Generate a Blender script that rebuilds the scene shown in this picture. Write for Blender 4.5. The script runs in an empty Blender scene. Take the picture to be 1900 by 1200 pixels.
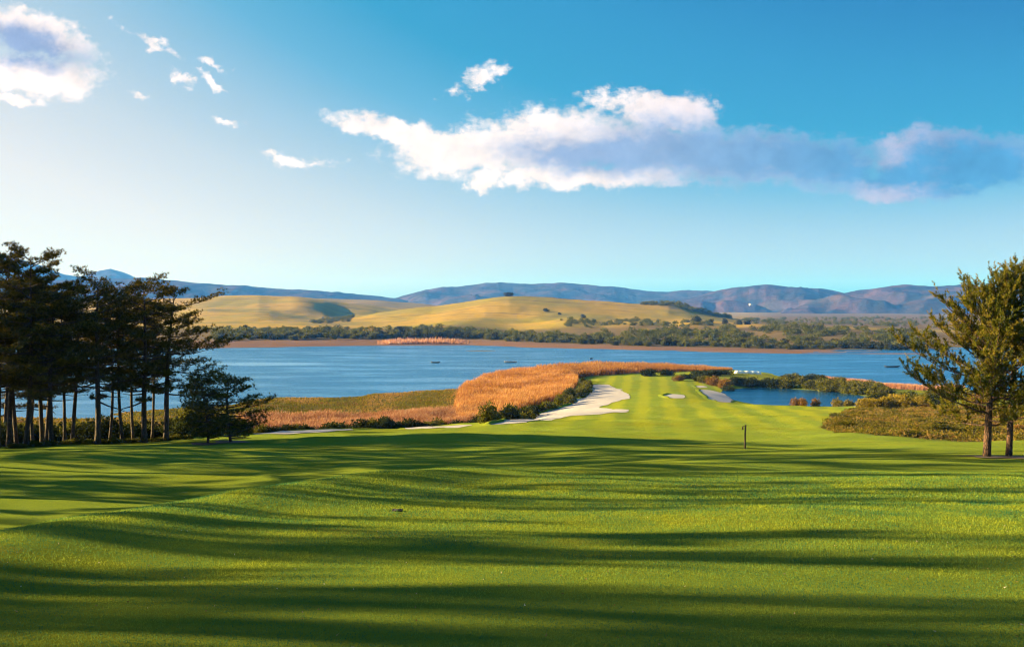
import bpy, math, random
import numpy as np
from mathutils.geometry import delaunay_2d_cdt
from mathutils import Vector

R = math.radians
scene = bpy.context.scene
C = scene.collection

# ------------------------------------------------------------------ camera
F, PX0, PY0, EYE = 1950.0, 950.0, 580.0, 25.0      # focal length in photo pixels, horizon row, eye height above the lagoon
cam_d = bpy.data.cameras.new('camera'); cam = bpy.data.objects.new('camera', cam_d); C.objects.link(cam)
cam.location = (0, 0, EYE); cam.rotation_euler = (R(90), 0, 0)
cam_d.sensor_width = 36; cam_d.lens = 36 * F / 1900; cam_d.shift_y = -20 / 1900
cam_d.clip_start = 0.1; cam_d.clip_end = 60000
scene.camera = cam

# ------------------------------------------------------------------ sun
SUN_AZ, SUN_EL = 81.0, 13.8                        # degrees to the left of the view direction, degrees above the horizon
sd = bpy.data.lights.new('sun', 'SUN'); sun = bpy.data.objects.new('sun', sd); C.objects.link(sun)
to_sun = Vector((-math.sin(R(SUN_AZ)) * math.cos(R(SUN_EL)), math.cos(R(SUN_AZ)) * math.cos(R(SUN_EL)), math.sin(R(SUN_EL))))
sun.rotation_euler = to_sun.to_track_quat('Z', 'Y').to_euler()
sun.location = (-60, 10, 70)
sd.energy = 5.0; sd.angle = R(0.5); sd.color = (1.0, 0.76, 0.37)

# ------------------------------------------------------------------ exposure
vs = scene.view_settings
vs.view_transform = 'Standard'; vs.look = 'None'; vs.gamma = 1.0; vs.use_curve_mapping = False
vs.exposure = 2.42
cy = scene.cycles
cy.use_denoising = True; cy.use_adaptive_sampling = True; cy.adaptive_threshold = 0.012; cy.denoising_input_passes = 'RGB_ALBEDO_NORMAL'; cy.denoising_prefilter = 'ACCURATE'; cy.filter_width = 1.15
cy.max_bounces = 6; cy.diffuse_bounces = 3; cy.glossy_bounces = 3; cy.transmission_bounces = 3; cy.volume_bounces = 1
cy.transparent_max_bounces = 4
cy.sample_clamp_indirect = 6.0


# ------------------------------------------------------------------ node helpers
class NT:
    def __init__(s, tree): s.t = tree; s.n = tree.nodes; s.l = tree.links
    def node(s, kind, ins=None, **kw):
        n = s.n.new(kind)
        for k, v in kw.items(): setattr(n, k, v)
        for k, v in (ins or {}).items(): s.put(n.inputs[k], v)
        return n
    def put(s, sock, v):
        if isinstance(v, bpy.types.NodeSocket): s.l.new(v, sock)
        elif isinstance(v, bpy.types.Node): s.l.new(v.outputs[0], sock)
        else: sock.default_value = v
    def m(s, op, a, b=0.0, c=None, clamp=False):
        n = s.n.new('ShaderNodeMath'); n.operation = op; n.use_clamp = clamp
        s.put(n.inputs[0], a); s.put(n.inputs[1], b)
        if c is not None: s.put(n.inputs[2], c)
        return n.outputs[0]
    def vm(s, op, a, b=(0, 0, 0)):
        n = s.n.new('ShaderNodeVectorMath'); n.operation = op
        s.put(n.inputs[0], a); s.put(n.inputs[1], b)
        return n
    def mix(s, f, a, b, mode='MIX'):
        n = s.n.new('ShaderNodeMix'); n.data_type = 'RGBA'; n.blend_type = mode; n.clamp_factor = True
        s.put(n.inputs['Factor'], f)
        ia, ib = [i for i in n.inputs if i.type == 'RGBA'][:2]
        for i, v in ((ia, a), (ib, b)):
            if isinstance(v, tuple) and len(v) == 3: v = (*v, 1)
            s.put(i, v)
        return [o for o in n.outputs if o.type == 'RGBA'][0]
    def ramp(s, f, stops, interp='LINEAR'):
        n = s.n.new('ShaderNodeValToRGB'); n.color_ramp.interpolation = interp
        e = n.color_ramp.elements
        while len(e) < len(stops): e.new(0.5)
        for el, (p, c) in zip(e, stops):
            el.position = p; el.color = (*c, 1) if len(c) == 3 else c
        s.put(n.inputs[0], f)
        return n.outputs[0]
    def step(s, v, a, b):
        n = s.n.new('ShaderNodeMapRange'); n.interpolation_type = 'SMOOTHSTEP'
        s.put(n.inputs['Value'], v); n.inputs['From Min'].default_value = a; n.inputs['From Max'].default_value = b
        return n.outputs[0]
    def noise(s, vec, scale, detail=4, rough=0.55, dist=0.0, out='Fac'):
        n = s.node('ShaderNodeTexNoise', {'Vector': vec, 'Scale': scale, 'Detail': detail, 'Roughness': rough, 'Distortion': dist})
        return n.outputs[0] if out == 'Fac' else n.outputs[1]
    def scaled(s, vec, sc, loc=(0, 0, 0), rot=(0, 0, 0)):
        n = s.node('ShaderNodeMapping', {'Vector': vec, 'Scale': sc, 'Location': loc, 'Rotation': rot})
        return n.outputs[0]


# ------------------------------------------------------------------ world: sky and clouds
world = bpy.data.worlds.new('World'); scene.world = world; world.use_nodes = True
world.cycles.sampling_method = 'MANUAL'; world.cycles.sample_map_resolution = 256
W = NT(world.node_tree); W.n.clear()
sky = W.node('ShaderNodeTexSky', sky_type='NISHITA')
sky.sun_disc = False; sky.sun_elevation = R(SUN_EL); sky.sun_rotation = R(-SUN_AZ)
sky.altitude = 50; sky.air_density = 1.0; sky.dust_density = 0.6; sky.ozone_density = 3.0
tc = W.node('ShaderNodeTexCoord')
gen = tc.outputs['Generated']
sep = W.node('ShaderNodeSeparateXYZ', {0: gen})
EXPO = 2 ** vs.exposure
SKY_STRENGTH = 0.05
# the sky model's brightness drives a film-like palette: deep cyan blue overhead and away from the sun, white low down and towards it
skyG = W.node('ShaderNodeSeparateColor', {0: sky.outputs[0]}).outputs[1]
sunward = W.vm('DOT_PRODUCT', gen, (-math.sin(R(SUN_AZ)), math.cos(R(SUN_AZ)), 0)).outputs['Value']
skyf = W.m('ADD', W.m('MULTIPLY', skyG, 0.166), W.m('MULTIPLY', W.m('SUBTRACT', sunward, 0.17), W.m('ADD', 0.13, W.m('MULTIPLY', W.m('MAXIMUM', sep.outputs[2], 0.0), 0.60))))
skyc = W.ramp(skyf, [(0.20, (0.020, 0.20, 0.47)), (0.30, (0.032, 0.292, 0.564)), (0.385, (0.040, 0.340, 0.590)), (0.46, (0.14, 0.435, 0.67)), (0.54, (0.36, 0.555, 0.72)), (0.64, (0.59, 0.68, 0.765)), (0.78, (0.80, 0.80, 0.83)), (1.0, (0.90, 0.91, 0.92))])
scaledsky = W.mix(1.0, skyc, (1 / EXPO,) * 3, 'MULTIPLY')


def build_clouds(base):
    """Cumulus placed by direction: a lumpy body of ellipses roughened by noise, sunlit on the sun's side, blue-grey in the core."""
    yy = W.m('MAXIMUM', sep.outputs[1], 0.05)
    u = W.m('DIVIDE', sep.outputs[0], yy); v = W.m('DIVIDE', sep.outputs[2], yy)
    p = W.node('ShaderNodeCombineXYZ', {0: u, 1: v, 2: 0.0}).outputs[0]
    w1 = W.vm('SUBTRACT', W.noise(p, 9.0, 5, 0.6, out='Color'), (0.5, 0.5, 0.5)).outputs[0]
    w2 = W.vm('SUBTRACT', W.noise(p, 42.0, 6, 0.62, out='Color'), (0.5, 0.5, 0.5)).outputs[0]
    a1 = W.vm('MULTIPLY', w1, (0.06, 0.03, 0)).outputs[0]
    a2 = W.vm('MULTIPLY', w2, (0.050, 0.026, 0)).outputs[0]
    pw = W.vm('ADD', W.vm('ADD', p, a1).outputs[0], a2).outputs[0]

    def blob(px, py, rx, ry, rot=0, vec=pw):
        mp = W.node('ShaderNodeMapping', {'Vector': vec, 'Location': ((px - PX0) / F, (PY0 - py) / F, 0), 'Rotation': (0, 0, R(rot)), 'Scale': (rx / F, ry / F, 1)}, vector_type='TEXTURE')
        return W.m('SUBTRACT', 1.0, W.vm('LENGTH', mp.outputs[0]).outputs['Value'])

    def union(bl):
        r = None
        for b in bl:
            d = blob(*b)
            r = d if r is None else W.m('SMOOTH_MAX', r, d, 0.18)
        return r
    body = union([(740, 250, 150, 32, -12), (860, 285, 170, 50, 5), (1020, 265, 225, 72, 3), (1230, 212, 125, 50, 0), (1300, 285, 330, 60, -3), (1080, 330, 260, 28, 0),
                  (1480, 300, 200, 55, -8), (1760, 300, 200, 70, 0), (1690, 350, 150, 32, 0), (890, 345, 38, 22, 0),
                  (62, 60, 130, 44, -20), (70, 142, 125, 46, -6), (10, 188, 60, 13, -8)])
    wisp = union([(290, 75, 85, 12, -25), (335, 140, 34, 14, -30), (400, 115, 38, 10, -12), (400, 152, 48, 9, -28), (255, 172, 32, 9, -25), (445, 230, 46, 8, -8), (545, 300, 90, 12, -8), (885, 152, 70, 26, 28), (1140, 185, 120, 28, 0), (1290, 195, 70, 34, 0)])
    n1 = W.noise(p, 30.0, 8, 0.62); n2 = W.noise(W.scaled(p, (1, 1.7, 1)), 80.0, 6, 0.6)
    nn = W.m('ADD', W.m('MULTIPLY', W.m('SUBTRACT', n1, 0.5), 1.0), W.m('MULTIPLY', W.m('SUBTRACT', n2, 0.5), 0.75))
    dens = W.m('ADD', body, nn)
    al_b = W.step(dens, -0.08, 0.46)
    al_w = W.m('MULTIPLY', W.step(W.m('ADD', wisp, W.m('MULTIPLY', nn, 2.6)), 0.05, 1.05), 0.92)
    alpha = W.m('MAXIMUM', al_b, al_w)
    # the deep part of the cloud, turned away from the sun
    core = union([(1130, 290, 190, 38, -3), (1330, 285, 260, 62, -3), (1500, 300, 160, 58, -8), (1810, 315, 150, 75, 0), (1650, 330, 160, 24, 0), (40, 82, 120, 36, -16)])
    shade = W.step(W.m('ADD', core, W.m('MULTIPLY', nn, 0.85)), -0.55, 0.62)
    far = W.step(u, 0.02, 0.42)
    dark = W.mix(far, (0.095, 0.125, 0.200, 1), (0.022, 0.090, 0.178, 1))
    lit = W.mix(far, (0.34, 0.30, 0.29, 1), (0.17, 0.155, 0.21, 1))
    col = W.mix(1.0, W.mix(shade, lit, dark), (3.249 / EXPO,) * 3, 'MULTIPLY')
    mot = W.vm('SCALE', col); W.put(mot.inputs['Scale'], W.m('ADD', 0.55, W.m('MULTIPLY', n1, 0.90))); col = mot.outputs[0]
    frontm = W.step(sep.outputs[1], 0.05, 0.3)
    fac = W.m('MULTIPLY', alpha, frontm, clamp=True)
    return W.mix(fac, base, col)


full = W.vm('SCALE', build_clouds(scaledsky)); full.inputs['Scale'].default_value = 1 / SKY_STRENGTH
bg = W.node('ShaderNodeBackground', {'Color': full.outputs[0], 'Strength': SKY_STRENGTH})
wo = W.node('ShaderNodeOutputWorld', {'Surface': bg.outputs[0]})


# ------------------------------------------------------------------ general helpers
rng = np.random.default_rng(7)
random.seed(7)


def at(px, py, d):
    """A point in the place: photo column and row at a distance of d metres."""
    return np.array([(px - PX0) / F * d, d, EYE + (PY0 - py) / F * d])


def tag(o, label=None, cat=None, group=None, kind=None):
    for k, v in (('label', label), ('category', cat), ('group', group), ('kind', kind)):
        if v: o[k] = v
    return o


def mesh(name, V, Fc, mats=None, smooth=False, attrs=None):
    """Mesh from numpy arrays; Fc is (n,3) or (n,4), or a list of such arrays."""
    V = np.asarray(V, dtype=np.float32).reshape(-1, 3)
    parts = Fc if isinstance(Fc, list) and isinstance(Fc[0], np.ndarray) else [Fc]
    parts = [np.asarray(f, dtype=np.int32) for f in parts if len(f)]
    me = bpy.data.meshes.new(name)
    me.vertices.add(len(V)); me.vertices.foreach_set('co', V.ravel())
    loops = np.concatenate([f.ravel() for f in parts]); tot = np.concatenate([np.full(len(f), f.shape[1], np.int32) for f in parts])
    st = np.concatenate([[0], np.cumsum(tot)[:-1]]).astype(np.int32)
    me.loops.add(len(loops)); me.loops.foreach_set('vertex_index', loops)
    me.polygons.add(len(tot)); me.polygons.foreach_set('loop_start', st); me.polygons.foreach_set('loop_total', tot)
    if smooth: me.polygons.foreach_set('use_smooth', np.ones(len(tot), bool))
    for k, a in (attrs or {}).items():
        a = np.asarray(a, dtype=np.float32)
        if a.ndim == 1:
            at_ = me.attributes.new(k, 'FLOAT', 'POINT'); at_.data.foreach_set('value', a)
        else:
            at_ = me.attributes.new(k, 'FLOAT_COLOR', 'POINT'); at_.data.foreach_set('color', a.ravel())
    me.update(calc_edges=True); me.validate()
    if mats is not None: me.materials.append(mats)
    return me


def obj(name, me, parent=None, loc=(0, 0, 0), rotz=0.0, scale=None):
    o = bpy.data.objects.new(name, me); C.objects.link(o)
    o.location = [float(v) for v in loc]; o.rotation_euler = (0, 0, rotz)
    if scale is not None: o.scale = scale if hasattr(scale, '__len__') else (scale,) * 3
    if parent: o.parent = parent
    return o


def tube(P, rad, sides=7, cap=True):
    P = np.asarray(P, float); n = len(P); rad = np.broadcast_to(rad, (n,))
    T = np.gradient(P, axis=0); T /= np.linalg.norm(T, axis=1)[:, None] + 1e-9
    ref = np.where(np.abs(T[:, 2:3]) > 0.9, np.array([[1., 0, 0]]), np.array([[0, 0, 1.]]))
    A = np.cross(T, ref); A /= np.linalg.norm(A, axis=1)[:, None] + 1e-9
    B = np.cross(T, A)
    th = np.arange(sides) * 2 * math.pi / sides
    V = P[:, None] + rad[:, None, None] * (A[:, None] * np.cos(th)[None, :, None] + B[:, None] * np.sin(th)[None, :, None])
    V = V.reshape(-1, 3)
    i = np.arange(n - 1)[:, None] * sides; j = np.arange(sides)[None]; k = (j + 1) % sides
    Q = np.stack([i + j, i + k, i + sides + k, i + sides + j], -1).reshape(-1, 4)
    Tt = []
    if cap:
        V = np.vstack([V, P[0], P[-1]]); a, b = n * sides, n * sides + 1
        jj = np.arange(sides); kk = (jj + 1) % sides
        Tt = np.vstack([np.stack([np.full(sides, a), kk, jj], -1), np.stack([np.full(sides, b), (n - 1) * sides + jj, (n - 1) * sides + kk], -1)])
    return V, Q, Tt


class Bag:
    """Collects pieces of one mesh."""
    def __init__(s): s.V = []; s.Q = []; s.T = []; s.A = []; s.n = 0
    def add(s, V, Q=None, T=None, a=0.5):
        V = np.asarray(V, float).reshape(-1, 3)
        if Q is not None and len(Q): s.Q.append(np.asarray(Q) + s.n)
        if T is not None and len(T): s.T.append(np.asarray(T) + s.n)
        s.A.append(np.broadcast_to(a, (len(V),))); s.V.append(V); s.n += len(V); return s
    def tube(s, P, r, sides=7, a=0.5):
        V, Q, T = tube(P, r, sides); return s.add(V, Q, T, a)
    def box(s, c, size, a=0.5):
        c = np.array(c, float); h = np.array(size, float) / 2
        V = np.array([[x, y, z] for x in (-1, 1) for y in (-1, 1) for z in (-1, 1)]) * h + c
        return s.add(V, [[0, 1, 3, 2], [4, 6, 7, 5], [0, 4, 5, 1], [2, 3, 7, 6], [0, 2, 6, 4], [1, 5, 7, 3]], a=a)
    def mesh(s, name, mat, smooth=False):
        fs = []
        if s.Q: fs.append(np.vstack(s.Q))
        if s.T: fs.append(np.vstack(s.T))
        return mesh(name, np.vstack(s.V), fs, mat, smooth, {'tint': np.concatenate(s.A)})


def unit(v): return v / (np.linalg.norm(v, axis=-1, keepdims=True) + 1e-9)


# fast smooth 2-D noise for terrain
_perm = np.random.default_rng(3).random((256, 256))
def vnoise(x, y):
    x = np.asarray(x, float); y = np.asarray(y, float)
    xi = np.floor(x).astype(int); yi = np.floor(y).astype(int); fx = x - xi; fy = y - yi
    fx = fx * fx * fx * (fx * (fx * 6 - 15) + 10); fy = fy * fy * fy * (fy * (fy * 6 - 15) + 10)
    g = lambda a, b: _perm[a & 255, b & 255]
    return ((g(xi, yi) * (1 - fx) + g(xi + 1, yi) * fx) * (1 - fy) + (g(xi, yi + 1) * (1 - fx) + g(xi + 1, yi + 1) * fx) * fy) * 2 - 1
def fbm(x, y, o=4, gain=0.5):
    r = 0; a = 1.0
    for k in range(o):
        r = r + a * vnoise(x * 2 ** k + 17.3 * k, y * 2 ** k - 9.1 * k); a *= gain
    return r
def sstep(v, a, b):
    t = np.clip((v - a) / (b - a), 0, 1); return t * t * (3 - 2 * t)


# ------------------------------------------------------------------ materials
def new_mat(name):
    m = bpy.data.materials.new(name); m.use_nodes = True
    t = NT(m.node_tree); t.n.clear()
    t.out = t.node('ShaderNodeOutputMaterial')
    return m, t


def leaf_mat(name, stops, trans=0.3, rough=0.75, obj_var=0.25):
    """Foliage: the 'tint' attribute of each leaf picks its colour, light passes partly through the leaf."""
    m, t = new_mat(name)
    a = t.node('ShaderNodeAttribute', attribute_name='tint').outputs['Fac']
    c = t.ramp(a, stops)
    oi = t.node('ShaderNodeObjectInfo').outputs['Random']
    k = t.m('ADD', 1 - obj_var, t.m('MULTIPLY', oi, 2 * obj_var))
    c = t.vm('SCALE', c).outputs[0]; sc = c.node; t.put(sc.inputs['Scale'], k)
    d = t.node('ShaderNodeBsdfDiffuse', {'Color': c, 'Roughness': 0.5})
    tr = t.node('ShaderNodeBsdfTranslucent', {'Color': c})
    mx = t.node('ShaderNodeMixShader', {0: trans, 1: d.outputs[0], 2: tr.outputs[0]})
    t.put(t.out.inputs[0], mx)
    return m


def plain_mat(name, col, rough=0.7, var=0.25, scale=6.0, bump=0.0, metallic=0.0):
    m, t = new_mat(name)
    tcn = t.node('ShaderNodeTexCoord').outputs['Object']
    n = t.noise(tcn, scale, 5, 0.6)
    c = t.mix(n, tuple(v * (1 - var) for v in col), tuple(min(1, v * (1 + var)) for v in col))
    p = t.node('ShaderNodeBsdfPrincipled', {'Base Color': c, 'Roughness': rough, 'Metallic': metallic})
    if bump:
        b = t.node('ShaderNodeBump', {'Height': n, 'Strength': bump, 'Distance': 0.05}); t.put(p.inputs['Normal'], b)
    t.put(t.out.inputs[0], p)
    return m


def bark_mat(name, dark, light):
    m, t = new_mat(name)
    tcn = t.node('ShaderNodeTexCoord').outputs['Object']
    v = t.scaled(tcn, (7, 7, 1.8))
    n = t.noise(v, 1.6, 6, 0.65); vo = t.node('ShaderNodeTexVoronoi', {'Vector': v, 'Scale': 1.5}, feature='DISTANCE_TO_EDGE').outputs[0]
    f = t.m('MULTIPLY', t.step(vo, 0.0, 0.25), n)
    c = t.mix(t.m('MULTIPLY', f, 1.8, clamp=True), dark, light)
    p = t.node('ShaderNodeBsdfPrincipled', {'Base Color': c, 'Roughness': 0.9})
    b = t.node('ShaderNodeBump', {'Height': f, 'Strength': 0.8, 'Distance': 0.06}); t.put(p.inputs['Normal'], b)
    t.put(t.out.inputs[0], p)
    return m


GRASS_DARK, GRASS_MID, GRASS_LITE = (0.060, 0.132, 0.044), (0.150, 0.210, 0.026), (0.270, 0.290, 0.012)


def ground_mat():
    m, t = new_mat('golf_turf')
    pos = t.node('ShaderNodeNewGeometry').outputs['Position']
    z = t.node('ShaderNodeAttribute', attribute_name='zones')
    zs = t.node('ShaderNodeSeparateColor', {0: z.outputs['Color']})
    marsh, soil, bed = zs.outputs[0], zs.outputs[1], zs.outputs[2]
    fine = t.noise(pos, 9.0, 6, 0.75); mid = t.noise(pos, 0.9, 5, 0.6); big = t.noise(pos, 0.09, 4, 0.55); patch = t.noise(pos, 0.35, 5, 0.7)
    g = t.mix(fine, GRASS_DARK, GRASS_LITE)
    g = t.mix(t.m('MULTIPLY', mid, 0.7), g, GRASS_MID)
    g = t.mix(t.m('MULTIPLY', t.step(big, 0.45, 0.75), 0.45), g, (0.18, 0.16, 0.010))
    g = t.mix(t.m('MULTIPLY', t.step(patch, 0.56, 0.74), 0.5), g, (0.235, 0.185, 0.03))
    g = t.mix(t.m('MULTIPLY', t.step(patch, 0.46, 0.30), 0.35), g, (0.06, 0.125, 0.022))
    # mowing passes: the nap of the grass lies alternately toward and away
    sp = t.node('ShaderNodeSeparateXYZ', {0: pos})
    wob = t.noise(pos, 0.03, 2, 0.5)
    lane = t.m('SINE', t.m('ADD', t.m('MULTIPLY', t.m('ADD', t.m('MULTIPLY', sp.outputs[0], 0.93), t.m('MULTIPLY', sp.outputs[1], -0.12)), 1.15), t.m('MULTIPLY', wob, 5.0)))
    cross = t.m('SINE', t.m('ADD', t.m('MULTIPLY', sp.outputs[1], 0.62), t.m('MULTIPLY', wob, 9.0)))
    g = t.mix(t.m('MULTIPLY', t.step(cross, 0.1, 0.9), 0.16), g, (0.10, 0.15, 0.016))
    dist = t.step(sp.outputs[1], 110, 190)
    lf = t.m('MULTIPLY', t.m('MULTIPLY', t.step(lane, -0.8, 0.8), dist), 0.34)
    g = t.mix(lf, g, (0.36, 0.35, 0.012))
    mn = t.noise(t.scaled(pos, (0.05, 0.16, 0.1)), 1.0, 6, 0.65)
    mc = t.ramp(mn, [(0.32, (0.15, 0.060, 0.02)), (0.46, (0.12, 0.080, 0.018)), (0.60, (0.085, 0.085, 0.016)), (0.75, (0.16, 0.080, 0.03))])
    sc = t.mix(mid, (0.045, 0.030, 0.018), (0.085, 0.060, 0.030))
    bc = t.mix(mid, (0.10, 0.065, 0.03), (0.07, 0.085, 0.022))
    c = t.mix(marsh, g, mc); c = t.mix(soil, c, sc); c = t.mix(bed, c, bc)
    p = t.node('ShaderNodeBsdfPrincipled', {'Base Color': c, 'Roughness': 0.85, 'Specular IOR Level': 0.0})
    b = t.node('ShaderNodeBump', {'Height': fine, 'Strength': 1.0, 'Distance': 0.16})
    b2 = t.node('ShaderNodeBump', {'Height': mid, 'Strength': 0.35, 'Distance': 0.15, 'Normal': b.outputs[0]})
    t.put(p.inputs['Normal'], b2); t.put(t.out.inputs[0], p)
    return m


def water_mat(name, deep, wave, rough):
    m, t = new_mat(name)
    pos = t.node('ShaderNodeNewGeometry').outputs['Position']
    n1 = t.noise(t.scaled(pos, (0.35, 1.0, 1)), 0.9, 5, 0.62)
    n2 = t.noise(t.scaled(pos, (0.02, 0.05, 1)), 1.0, 4, 0.6)
    calm = t.step(n2, 0.36, 0.62)
    st = t.m('ADD', wave * 0.25, t.m('MULTIPLY', calm, wave * 0.75))
    # a slick of calm water off the end of the pine grove
    sl = t.vm('LENGTH', t.node('ShaderNodeMapping', {'Vector': pos, 'Location': (-122, 513, 0), 'Scale': (46, 20, 1)}, vector_type='TEXTURE').outputs[0]).outputs['Value']
    slick = t.step(t.m('ADD', sl, t.m('MULTIPLY', t.m('SUBTRACT', t.noise(t.scaled(pos, (0.03, 0.12, 1)), 1.0, 5, 0.65), 0.5), 1.8)), 0.55, 1.05)
    st = t.m('MULTIPLY', st, t.m('ADD', 0.06, t.m('MULTIPLY', slick, 0.94)))
    b = t.node('ShaderNodeBump', {'Height': n1, 'Strength': st, 'Distance': 1.1})
    df = t.node('ShaderNodeBsdfDiffuse', {'Color': (*deep, 1)}); gl = t.node('ShaderNodeBsdfGlossy', {'Color': (0.62, 0.86, 1.0, 1), 'Roughness': rough, 'Normal': b.outputs[0]})
    fr = t.node('ShaderNodeFresnel', {'IOR': 1.33, 'Normal': b.outputs[0]}).outputs[0]
    p = t.node('ShaderNodeMixShader', {0: t.m('ADD', 0.26, t.m('MULTIPLY', fr, 0.70), clamp=True), 1: df.outputs[0], 2: gl.outputs[0]})
    t.put(t.out.inputs[0], p)
    return m


def field_mat():
    m, t = new_mat('far_fields')
    pos = t.node('ShaderNodeNewGeometry').outputs['Position']
    z = t.node('ShaderNodeAttribute', attribute_name='zones')
    zs = t.node('ShaderNodeSeparateColor', {0: z.outputs['Color']})
    n = t.noise(t.scaled(pos, (0.004, 0.02, 0.02)), 1.0, 6, 0.62); nb = t.noise(pos, 0.006, 4, 0.55)
    gold = t.mix(n, (0.24, 0.150, 0.014), (0.39, 0.255, 0.028))
    green = t.mix(n, (0.15, 0.130, 0.014), (0.25, 0.195, 0.024))
    c = t.mix(t.step(nb, 0.40, 0.62), gold, green)
    # furrows and headlands
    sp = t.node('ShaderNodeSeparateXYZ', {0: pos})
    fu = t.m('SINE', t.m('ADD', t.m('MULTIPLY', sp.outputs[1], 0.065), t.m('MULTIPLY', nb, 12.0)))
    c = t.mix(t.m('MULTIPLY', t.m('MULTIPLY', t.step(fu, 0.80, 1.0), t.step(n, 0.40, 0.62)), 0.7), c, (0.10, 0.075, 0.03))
    scrub = t.mix(t.noise(pos, 0.05, 5, 0.7), (0.050, 0.050, 0.018), (0.16, 0.095, 0.045))
    beach = t.mix(t.noise(t.scaled(pos, (0.01, 0.06, 0.1)), 1.0, 5, 0.65), (0.085, 0.045, 0.032), (0.22, 0.125, 0.080))
    c = t.mix(zs.outputs[0], c, scrub); c = t.mix(zs.outputs[1], c, beach)
    p = t.node('ShaderNodeBsdfPrincipled', {'Base Color': c, 'Roughness': 0.95, 'Specular IOR Level': 0.05})
    b = t.node('ShaderNodeBump', {'Height': n, 'Strength': 0.5, 'Distance': 3.0}); t.put(p.inputs['Normal'], b)
    t.put(t.out.inputs[0], p)
    return m


def mountain_mat():
    m, t = new_mat('mountain_fynbos')
    pos = t.node('ShaderNodeNewGeometry').outputs['Position']
    n = t.noise(pos, 0.006, 8, 0.68); nb = t.noise(pos, 0.0016, 4, 0.6)
    c = t.mix(t.step(n, 0.38, 0.66), (0.010, 0.012, 0.018), (0.066, 0.038, 0.046))
    c = t.mix(t.m('MULTIPLY', t.step(nb, 0.45, 0.7), 0.6), c, (0.045, 0.045, 0.03))
    p = t.node('ShaderNodeBsdfPrincipled', {'Base Color': c, 'Roughness': 0.95, 'Specular IOR Level': 0.0})
    b = t.node('ShaderNodeBump', {'Height': n, 'Strength': 0.9, 'Distance': 25.0}); t.put(p.inputs['Normal'], b)
    t.put(t.out.inputs[0], p)
    return m


def sand_mat():
    m, t = new_mat('bunker_sand')
    pos = t.node('ShaderNodeNewGeometry').outputs['Position']
    n = t.noise(pos, 0.5, 5, 0.6); f = t.noise(pos, 6.0, 4, 0.7)
    c = t.mix(n, (0.29, 0.27, 0.28), (0.42, 0.395, 0.41))
    rk = t.m('SINE', t.m('ADD', t.m('MULTIPLY', t.node('ShaderNodeSeparateXYZ', {0: pos}).outputs[1], 2.6), t.m('MULTIPLY', n, 8.0)))
    c = t.mix(t.m('MULTIPLY', t.step(f, 0.55, 0.75), 0.5), c, (0.24, 0.19, 0.16))
    f = t.m('ADD', f, t.m('MULTIPLY', rk, 0.35))
    p = t.node('ShaderNodeBsdfPrincipled', {'Base Color': c, 'Roughness': 0.95, 'Specular IOR Level': 0.1})
    b = t.node('ShaderNodeBump', {'Height': f, 'Strength': 0.8, 'Distance': 0.12}); t.put(p.inputs['Normal'], b)
    t.put(t.out.inputs[0], p)
    return m


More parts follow.
